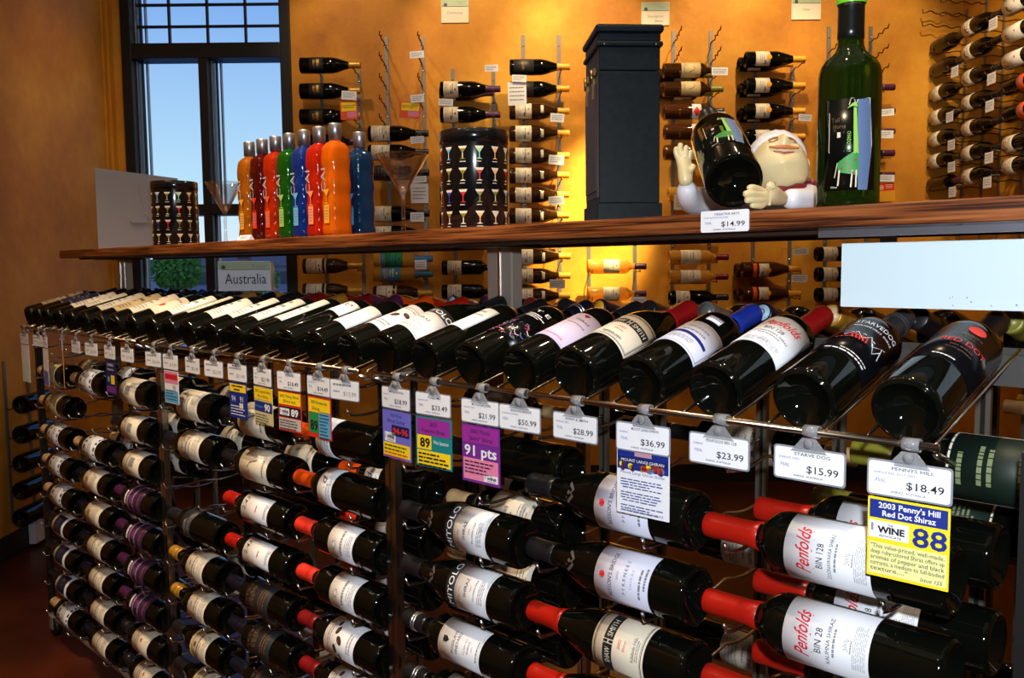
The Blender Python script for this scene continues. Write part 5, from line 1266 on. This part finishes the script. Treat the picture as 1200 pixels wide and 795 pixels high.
# ================================================================== wine walls
WALL = [(1, -1.12, 2.331, 'gilt'), (1, -1.124, 2.196, 'gilt'), (1, -1.128, 2.061, 'gilt'), (1, -1.123, 1.925, 'darkwall'), (1, -1.127, 1.793, 'darkwall'), (1, -1.134, 1.259, 'creamgold'), (1, -1.138, 1.124, 'creamgold'), (2, -0.763, 1.967, 'creamwall'), (2, -0.765, 1.867, 'creamwall'), (2, -0.763, 1.758, 'striped'), (2, -0.764, 1.538, 'creamwall'), (2, -0.766, 1.432, 'creamwall'), (2, -0.751, 1.293, 'bluegreen'), (2, -0.752, 1.209, 'bluewhite'), (2, -0.755, 1.107, 'creamgold'), (3, -0.372, 2.198, 'creampurple'), (3, -0.374, 2.063, 'creampurple'), (3, -0.377, 1.923, 'creampurple'), (3, -0.379, 1.782, 'creampurple'), (3, -0.381, 1.644, 'creampurple'), (3, -0.384, 1.507, 'creampurple'), (3, -0.379, 1.243, 'creamdark'), (3, -0.381, 1.112, 'creamdark'), (4, 0.001, 2.311, 'giltyellow'), (4, -0.001, 2.195, 'giltyellow'), (4, -0.002, 2.077, 'creamyellow'), (4, -0.003, 1.96, 'creamyellow'), (4, -0.004, 1.842, 'creamyellow'), (4, -0.005, 1.737, 'creamyellow'), (4, -0.006, 1.632, 'creamyellow'), (4, -0.007, 1.521, 'creamyellow'), (4, -0.0, 1.299, 'creamyellow'), (4, -0.001, 1.193, 'creamyellow'), (4, -0.002, 1.085, 'creamyellow'), (5, 0.414, 1.24, 'clearcream'), (5, 0.414, 1.091, 'clearcream'), (6, 0.825, 2.285, 'tanyellow'), (6, 0.825, 2.187, 'tanyellow'), (6, 0.83, 2.069, 'rosediamond'), (6, 0.831, 1.961, 'rosediamond'), (6, 0.831, 1.852, 'rosediamond'), (6, 0.855, 1.628, 'clearcream'), (6, 0.862, 1.286, 'clearwhite'), (6, 0.862, 1.179, 'clearwhite'), (6, 0.863, 1.067, 'creamdark'), (7, 1.264, 2.339, 'shieldyellow'), (7, 1.265, 2.2, 'shieldyellow'), (7, 1.267, 2.065, 'shieldyellow'), (7, 1.269, 1.929, 'shieldyellow'), (7, 1.259, 1.217, 'clearorange'), (7, 1.26, 1.082, 'clearorange'), (8, 1.747, 2.187, 'darkwall'), (8, 1.75, 2.061, 'darkwall'), (8, 1.752, 1.952, 'darkwall'), (8, 1.754, 1.838, 'darkwall'), (8, 1.757, 1.72, 'darkwall'), (8, 1.663, 1.297, 'creamdark'), (8, 1.665, 1.186, 'creamdark'), (8, 1.667, 1.074, 'creamdark')]
RIGHT = [(1, 4.991, 2.42, 'browncap'), (1, 4.983, 2.297, 'browncap'), (1, 4.975, 2.165, 'creamwall'), (1, 4.967, 2.037, 'creamwall'), (1, 4.96, 1.919, 'creamwall'), (1, 4.952, 1.8, 'creamwall'), (1, 4.945, 1.677, 'darkwall'), (2, 4.598, 2.432, 'creamred'), (2, 4.59, 2.311, 'creamred'), (2, 4.582, 2.18, 'creamred'), (2, 4.574, 2.054, 'creamred'), (2, 4.566, 1.924, 'creamred'), (2, 4.558, 1.798, 'creamred'), (2, 4.55, 1.68, 'creamred'), (3, 4.228, 2.432, 'whitewall'), (3, 4.219, 2.305, 'whitewall'), (3, 4.211, 2.182, 'whitewall'), (3, 4.203, 2.062, 'orangecap'), (3, 4.195, 1.934, 'orangecap'), (3, 4.186, 1.794, 'creamred'), (3, 4.179, 1.69, 'creamred')]
LEFT = [(3.701, 0.677), (3.688, 0.55), (3.676, 0.427), (3.664, 0.312), (3.653, 0.196)]
STRIPS = [(1, -1.039, 2.336), (1, -0.832, 2.334), (2, -0.677, 2.516), (2, -0.476, 2.514), (3, -0.314, 2.339), (3, -0.089, 2.336), (4, 0.077, 2.518), (4, 0.274, 2.516), (5, 0.438, 2.423), (5, 0.696, 2.421), (6, 0.907, 2.533), (6, 1.113, 2.531), (7, 1.36, 2.332), (7, 1.566, 2.33), (8, 1.764, 2.548), (8, 1.994, 2.546)]
PEGS = [(-0.677, 2.45), (-0.68, 2.344), (-0.682, 2.234), (-0.684, 2.123), (-0.687, 2.026), (-0.476, 2.448), (-0.478, 2.343), (-0.48, 2.232), (-0.482, 2.121), (0.906, 2.462), (0.906, 2.357), (1.112, 2.46), (1.113, 2.355), (1.992, 2.461), (1.994, 2.36), (1.997, 2.259), (1.764, 2.408), (1.766, 2.293)]
WTAGS = [('card_orange', -0.835, 2.063, 0.09, 0.096), ('tag', -0.831, 2.137, 0.078, 0.044), ('tag', -0.476, 2.34, 0.074, 0.035), ('card_orange', -0.517, 2.062, 0.109, 0.084), ('tag', -0.478, 2.118, 0.07, 0.04), ('tag', -0.482, 1.907, 0.07, 0.036), ('card_white', -0.476, 1.633, 0.092, 0.102), ('tag', -0.475, 1.703, 0.075, 0.032), ('tag', -0.49, 1.509, 0.071, 0.049), ('tag', -0.331, 2.097, 0.075, 0.035), ('tag', -0.092, 2.268, 0.07, 0.035), ('card_white', 0.039, 2.139, 0.096, 0.118), ('tag', 0.051, 2.215, 0.075, 0.035), ('tag', 0.246, 2.013, 0.071, 0.044), ('tag', 0.24, 1.797, 0.08, 0.049), ('tag', 0.239, 1.588, 0.08, 0.045), ('tag', 0.241, 1.152, 0.081, 0.046), ('tag', 1.087, 2.241, 0.084, 0.04), ('tag', 1.083, 2.012, 0.071, 0.049), ('tag', 1.532, 2.001, 0.067, 0.035), ('tag', 1.526, 1.71, 0.081, 0.032), ('card_white', 1.532, 1.637, 0.091, 0.107), ('tag', 1.95, 2.023, 0.089, 0.036), ('tag', 1.946, 1.912, 0.094, 0.04), ('card_88', 1.954, 1.618, 0.114, 0.103), ('tag', 1.959, 1.686, 0.09, 0.036), ('tag', 0.671, 1.046, 0.077, 0.068), ('tag', 1.524, 1.309, 0.081, 0.036), ('tag', 1.518, 1.168, 0.082, 0.041), ('card_cream', 0.922, 1.573, 0.134, 0.081), ('tag', -0.476, 1.26, 0.062, 0.05)]
SIGNS = [(-0.296, 2.655, 0.151, 0.137), (0.806, 2.624, 0.154, 0.124), (1.635, 2.654, 0.161, 0.137)]
RTAGS = [(4.201, 2.356), (4.547, 2.212), (4.199, 2.105), (4.206, 1.98), (4.585, 1.992), (4.559, 1.846), (4.198, 1.737), (4.551, 1.733), (4.535, 1.605), (4.205, 1.622)]

WK = {}
def wk(n, **k): WK[n] = Kind(k.pop('desc'), seg=22, **k)
wk('gilt', desc='dark gilt-lettered', style='burg', cap=C_GOLD, cap_z=.24, labels=[(.05, .12, 60, CHARCOAL, lambda p, f, w, h: (p.lines(f, -.02, .02, h*.5, h*.72, 1, GOLD, .8, rng=3), p.lines(f, -.016, .016, h*.25, h*.42, 2, GOLD, .5)))])
wk('giltyellow', desc='dark yellow-lettered', style='burg', cap=C_YELLOW, cap_z=.235, labels=[(.02, .12, 60, CHARCOAL, lambda p, f, w, h: p.text(f, 'COSENTINO', 0, h*.4, .016, GOLD, width=.05))])
wk('darkwall', desc='bare dark', cap=C_PURPLE, cap_z=.235)
wk('creamgold', desc='cream-labelled gold-capped', style='burg', glassm=BROWNGLASS, cap=C_GOLD, cap_z=.225, labels=[(.02, .10, 76, CREAM, d_lines(61)), (.112, .120, 76, TAN, None)])
wk('creamwall', desc='cream-labelled', style='burg', cap=C_BLACK, labels=[(.018, .11, 78, CREAM, d_lines(62))])
wk('striped', desc='dark stripe-labelled', cap=C_BLACK, labels=[(.03, .13, 76, CHARCOAL, lambda p, f, w, h: [p.rect(f, -w+.001, h*k/6+.003, w-.001, h*k/6+.006, BRONZE, 6) for k in range(6)])])
wk('bluegreen', desc='green-labelled clear', glassm=CLEARWINE, cap=P('sky_capsule', rgb(60, 120, 170), .4), cap_z=.21, labels=[(.06, .15, 76, GREENP, d_lines(63, NAVY)), (.04, .058, 76, P('sky_capsule', rgb(60, 120, 170), .4), None)])
wk('bluewhite', desc='blue-labelled clear', glassm=CLEARWINE, cap=P('sky_capsule', rgb(60, 120, 170), .4), cap_z=.21, labels=[(.04, .14, 76, P('mottled_blue_paper', rgb(70, 140, 190), .5), d_lines(64, CREAM))])
wk('creampurple', desc='cream-labelled purple-capped', style='burg', cap=C_PURPLE, cap_z=.225, labels=[(.018, .09, 78, CREAM, d_lines(65, BRONZE))])
wk('creamdark', desc='small cream-labelled dark', cap=C_BLACK, labels=[(.03, .10, 78, CREAM, d_lines(66))])
wk('creamyellow', desc='cream-labelled yellow-capped', style='burg', glassm=BROWNGLASS, cap=C_YELLOW, cap_z=.24, labels=[(.03, .11, 78, CREAM, d_lines(67)), (.155, .170, 30, CREAM, None)])
wk('clearcream', desc='pale golden cream-labelled', glassm=CLEARWINE, cap=C_PURPLE, cap_z=.24, labels=[(.08, .16, 70, CREAM, d_lines(68))])
wk('clearwhite', desc='pale golden white-labelled', glassm=CLEARWINE, cap=C_DRED, cap_z=.235, labels=[(.055, .155, 74, CREAM, d_lines(69, GREYINK, False))])
wk('clearorange', desc='golden shield-labelled', style='burg', glassm=ROSEGLASS, cap=C_YELLOW, cap_z=.235, labels=[(.05, .07, 60, ORANGEP, None), (.08, .13, 56, CREAM, d_shield)])
wk('tanyellow', desc='bird-labelled yellow-capped', glassm=BROWNGLASS, cap=C_OLIVE, cap_z=.235, labels=[(.085, .18, 76, TAN, d_bird)])
wk('rosediamond', desc='red-diamond-labelled', glassm=ROSEGLASS, cap=C_BLACK, labels=[(.135, .18, 74, WHITE, d_diamond)])
wk('shieldyellow', desc='shield-labelled yellow-capped', style='burg', cap=C_YELLOW, cap_z=.235, labels=[(.045, .115, 66, CREAM, d_shield)])
wk('browncap', desc='brown-banded dark', style='burg', cap=C_BLACK, labels=[(.02, .035, 76, BRONZE, None)])
wk('creamred', desc='red-crested cream-labelled', style='burg', cap=C_BLACK, labels=[(.012, .09, 78, CREAM, d_redcrest)])
wk('whitewall', desc='bright white-labelled', cap=C_BLACK, labels=[(.01, .15, 80, WARMW, lambda p, f, w, h: (p.stroke(f, [(-.02, h*.2), (.01, h*.6), (.02, h*.5)], .002, GREYINK), p.disc(f, 0, h*.7, .005, ORANGEP)))])
wk('orangecap', desc='orange-labelled', cap=C_ORANGE, labels=[(.12, .17, 78, ORANGEP, d_lines(71))])
RACKN = ['first', 'second', 'third', 'fourth', 'fifth', 'sixth', 'seventh', 'eighth']
cnt = {}
for rk, x, z, k in WALL:
    cnt[rk] = cnt.get(rk, 0) + 1
    M = frame(UP, Vector((0, 1, 0)), Vector((-1, 0, 0)), (0, 0, 0))
    M = frame(Vector((0, 0, -1)), Vector((0, 1, 0)), Vector((1, 0, 0)), (x, 4.80, z)) @ Matrix.Rotation(math.radians(rr.uniform(-12, 12)), 4, 'Z')
    put(WK[k], M, '%s bottle on back wall, %s rack from the window, %s row' % (WK[k].desc, RACKN[rk-1], (ORD + ['eleventh', 'twelfth'])[cnt[rk]-1]), 'wine bottles racked on the back wall', scale=1.08)
# second bottle deep behind some of them
deep = 0
for rk, x, z, k in WALL:
    if k in ('shieldyellow', 'tanyellow', 'clearorange') or (rk == 3 and z > 2.15):
        deep += 1
        put(WK[k], frame(Vector((0, 0, -1)), Vector((0, 1, 0)), Vector((1, 0, 0)), (x-.012, 4.895, z-.004)) , '%s bottle tucked behind its twin, %s back-wall rack, %s of these' % (WK[k].desc, RACKN[rk-1], NTH[sum(1 for q in WALL if q[0] == rk and q[2] > z and (q[3] in ('shieldyellow', 'tanyellow', 'clearorange') or rk == 3))]), 'wine bottles tucked second deep on the back wall', scale=1.0)
cnt = {}
RIGHT = [(ci, min(y, 4.925), z, k) for ci, y, z, k in RIGHT]
for ci, y, z, k in RIGHT:
    cnt[ci] = cnt.get(ci, 0) + 1
    M = frame(Vector((0, 0, -1)), Vector((1, 0, 0)), Vector((0, -1, 0)), (2.35, y, z)) @ Matrix.Rotation(math.radians(rr.uniform(-10, 10)), 4, 'Z')
    put(WK[k], M, '%s bottle on right side wall, %s column from corner, %s row' % (WK[k].desc, NTH[ci-1], ORD[cnt[ci]-1]), 'wine bottles racked on the right wall', scale=1.06)
for i, (y, z) in enumerate(LEFT):
    M = frame(UP, Vector((-1, 0, 0)), Vector((0, 1, 0)), (-2.10, y, z))
    put(WK['darkwall'], M, 'dark wine bottle on the left wall beyond the rack end, %s row' % ORD[i], 'wine bottles racked on the left wall', scale=1.06)
# wall racks: pairs of steel strips with screws and wavy wire pegs
def wall_strip(zt, zb=.75):
    b = MB(); b.box((-.010, -.006, zb), (.010, -.0006, zt), P('wall_strip_steel', (.22, .20, .18, 1), .4, .6)); return b
WP = []
for k in range(15):
    y = -.03 - .21*k/14; WP.append((.004*math.sin(k*1.7), y, .020*k/14 + .007*math.sin(k*1.25)))
PEGM = P('bronze_wire', rgb(96, 64, 40), .35, .7)
WPEG = simple(lambda b: b.tube([(0, -.004, 0)] + WP + [(0, -.246, .034)], .0034, PEGM, 5)).mesh('peg')
# a loaded peg runs level, sagging a little between the bottles, with its tip turned up
HPEG = simple(lambda b: b.tube([(0, -.004, -.004)] + [(.002*math.sin(k*1.7), -.02-.172*k/12, -.0045 + .004*math.cos((-.02-.172*k/12+.150)*2*PI/.095)) for k in range(13)] + [(0, -.200, .010)], .0030, PEGM, 5)).mesh('peg')
SCREW = simple(lambda b: b.lathe([(0, -.009), (.005, -.008), (.006, -.006), (0, -.006)], 8, SILVER, Matrix.Rotation(-PI/2, 4, 'X'))).mesh('screw')
def peg_r(k, zz): return min(max(neck_r(min(zz, .282), WK[k].burg), .0155) + .0014, .0412)
byr = {}
for rk, x, zt in STRIPS: byr.setdefault(rk, []).append((x, zt))
for rk, lst in byr.items():
    o = thing('wall_rack', 'pair of steel wine rack strips on back wall, %s from the window' % RACKN[rk-1], 'rack', Matrix.Translation((0, 4.95, 0)), 'wall-mounted wine racks')
    for x, zt in lst:
        st = obj('strip', wall_strip(zt), o, Matrix.Translation((x, 0, 0)))
        for k in range(10):
            if zt-.06-.125*k > .8: obj('screw', SCREW, st, Matrix.Translation((0, 0, zt-.06-.125*k)))
        for r2, xb, z, k2 in WALL:
            if r2 == rk and 0.012 < x-xb < .31: obj('peg', HPEG, o, Matrix.Translation((x, 0, z - peg_r(k2, (x-xb)/1.08)*1.08 - .0040)))
    for (x, z) in PEGS:
        if any(abs(x-q[0]) < .02 for q in lst): obj('peg', WPEG, o, Matrix.Translation((x, 0, z)))
for i, (ya, yb) in enumerate(((4.90, 4.70), (4.53, 4.33), (4.16, 3.95))):
    o = thing('wall_rack', 'pair of wine rack strips on the right side wall, %s from the corner' % NTH[i], 'rack', Matrix.Translation((2.5, 0, 0)) @ Matrix.Rotation(-PI/2, 4, 'Z'), 'wall-mounted wine racks')
    zs = [z for c2, y2, z, k2 in RIGHT if c2 == i+1]
    for y in (ya, yb):
        obj('strip', wall_strip(max(zs)+.2, 1.3), o, Matrix.Translation((-y, 0, 0)))
        for c2, y2, z, k2 in RIGHT:
            if c2 == i+1: obj('peg', HPEG, o, Matrix.Translation((-y, 0, z - peg_r(k2, (y2-y)/1.06)*1.06 - .0045)))
        if i == 0: obj('peg', WPEG, o, Matrix.Translation((-y, 0, max(zs)+.10))); obj('peg', WPEG, o, Matrix.Translation((-y, 0, max(zs)+.17)))
o = thing('wall_rack', 'wine rack strips on the left wall beyond the display rack end', 'rack', Matrix.Translation((-2.2, 0, 0)) @ Matrix.Rotation(PI/2, 4, 'Z'), 'wall-mounted wine racks')
for y in (3.76, 3.94):
    obj('strip', wall_strip(.86, .145), o, Matrix.Translation((y, 0, 0)))
    for yy_, z in LEFT: obj('peg', HPEG, o, Matrix.Translation((y, 0, z - peg_r('darkwall', (y-yy_)/1.06)*1.06 - .0045)) @ Matrix.Scale(.72, 4, (0, 1, 0)))
# tags and cards on the wall racks
def wcard(o, w, h, fn): pass
WT = 0; seen = {}
for k, x, z, w, h in sorted(WTAGS, key=lambda q: -q[2]):
    WT += 1
    nm = {'tag': 'small white price tag', 'card_orange': 'orange score card', 'card_white': 'white score card', 'card_88': 'red-yellow card reading 88', 'card_cream': 'cream card'}[k]
    side = 'upper' if z > EYE+.05 else 'lower'
    near = min(STRIPS, key=lambda q: abs(q[1]-x))[0]
    seen[(k, near)] = seen.get((k, near), 0) + 1
    o = thing('price_tag', '%s on the back wall, %s rack from the window, %s down' % (nm, RACKN[near-1], NTH[seen[(k, near)]-1] if seen[(k, near)] > 1 else 'top'), 'price tag', Matrix.Translation((x, 4.62 + (.008 if k != 'tag' else 0), z)) @ Matrix.Rotation(math.radians(rr.uniform(-5, 5)), 4, 'Y'), 'price tags on the wall racks')
    mt = {'tag': WHITE, 'card_orange': ORANGEP, 'card_white': WHITE, 'card_88': C_YELLOW, 'card_cream': CREAM}[k]
    b = MB(); b.box((-w/2, -.001, -h/2), (w/2, .001, h/2), mt); cd = obj('card', b, o)
    p = MB(); f = lambda u, v: (u, -.0015, v)
    if k == 'tag': p.lines(f, -w*.4, w*.4, -h*.3, h*.35, 3, GREYINK, .35, rng=WT)
    elif k == 'card_orange': p.rect(f, -w*.42, -h*.05, w*.42, h*.42, YELLOW); p.rect(f, -w*.1, -h*.4, w*.42, -h*.08, PINK); p.lines(f, -w*.4, w*.4, h*.1, h*.3, 2, INK, .4)
    elif k == 'card_88': p.rect(f, -w/2+.002, .004, w/2-.002, h*.42, REDORANGE); p.text(lambda u, v: (u, -.0018, v), '88', -w*.22, .010, .034, CREAM, width=w*.42); p.lines(lambda u, v: (u, -.0018, v), w*.08, w*.42, .014, h*.36, 3, CREAM, .35)
    else: p.lines(f, -w*.4, w*.4, -h*.35, h*.35, 4, GREYINK, .3, rng=WT)
    obj('lettering', p, cd)
    b = MB(); b.tube([(0, .001, h/2-.004), (0, .03, h/2+.010), (0, .10, h/2+.002), (0, .14 if any(xb < x < xb+.32 and abs(zb-z) < .075 for _r, xb, zb, _k in WALL) else .327, h/2+.002)], .002, CLEARPLASTIC, 5); obj('clip', b, o)
for i, (y, z) in enumerate(sorted(RTAGS, key=lambda q: -q[1])):
    o = thing('price_tag', 'small white price tag on right side wall, %s from the top' % NTH[i], 'price tag', Matrix.Translation((2.265, y, z)) @ Matrix.Rotation(-PI/2, 4, 'Z'), 'price tags on the right wall')
    b = MB(); b.box((-.035, -.001, -.026), (.035, .001, .026), WHITE); cd = obj('card', b, o); p = MB(); p.lines(lambda u, v: (u, -.0015, v), -.028, .028, -.016, .018, 3, GREYINK, .3, rng=i); obj('lettering', p, cd)
    b = MB(); b.tube([(0, .001, .022), (0, .02, .036), (0, .06, .034)], .002, CLEARPLASTIC, 5); obj('clip', b, o)
for (x, z, w, h), ln, lb in zip(SIGNS, ([('Chardonnay', .085)], [('Sauvignon', .085), ('Blanc', .045)], [('Other', .045)]), ('white wall sign reading Chardonnay above the wine racks', 'white wall sign reading Sauvignon Blanc above the wine racks', 'white wall sign reading Other above the wine racks')):
    o = thing('wall_sign', lb, 'sign', Matrix.Translation((x, 4.943, z+h/2)), 'grape variety signs on the back wall')
    b = MB(); b.box((-w/2, 0, -h), (w/2, .006, 0), CREAM); cd = obj('panel', b, o)
    p = MB(); f = lambda u, v: (u, -.0006, v); p.rect(f, -w/2+.002, -h*.36, w/2-.002, -h*.02, BAND); p.rect(lambda u, v: (u, -.0009, v), -w/2+.002, -h*.375, w/2-.002, -h*.36, INK)
    p.disc(lambda u, v: (u, -.0009, v), -w*.34, -h*.30, .010, EMB); p.text(lambda u, v: (u, -.0009, v), 'Tour', w*.2, -h*.26, .016, GREYINK)
    for q, (s_, wd) in enumerate(ln): p.text(f, s_, .0 if q == 0 else .02, -h*.66 - h*.2*q, .020, GREYINK, width=wd)
    obj('lettering', p, cd)
# white outlet plate low on the left wall
o = thing('outlet_plate', 'white outlet box on the baseboard of the orange left wall', 'outlet', Matrix.Translation((-2.1875, 3.93, .072)) @ Matrix.Rotation(PI/2, 4, 'Z'))
b = MB(); b.box((-.07, -.03, -.055), (.07, 0, .055), paper('outlet_white', 200, 200, 205), bev=.004); obj('plate', b, o)
b = MB(); b.box((.02, -.033, -.034), (.032, -.03, -.014), INK); obj('socket', b, o)
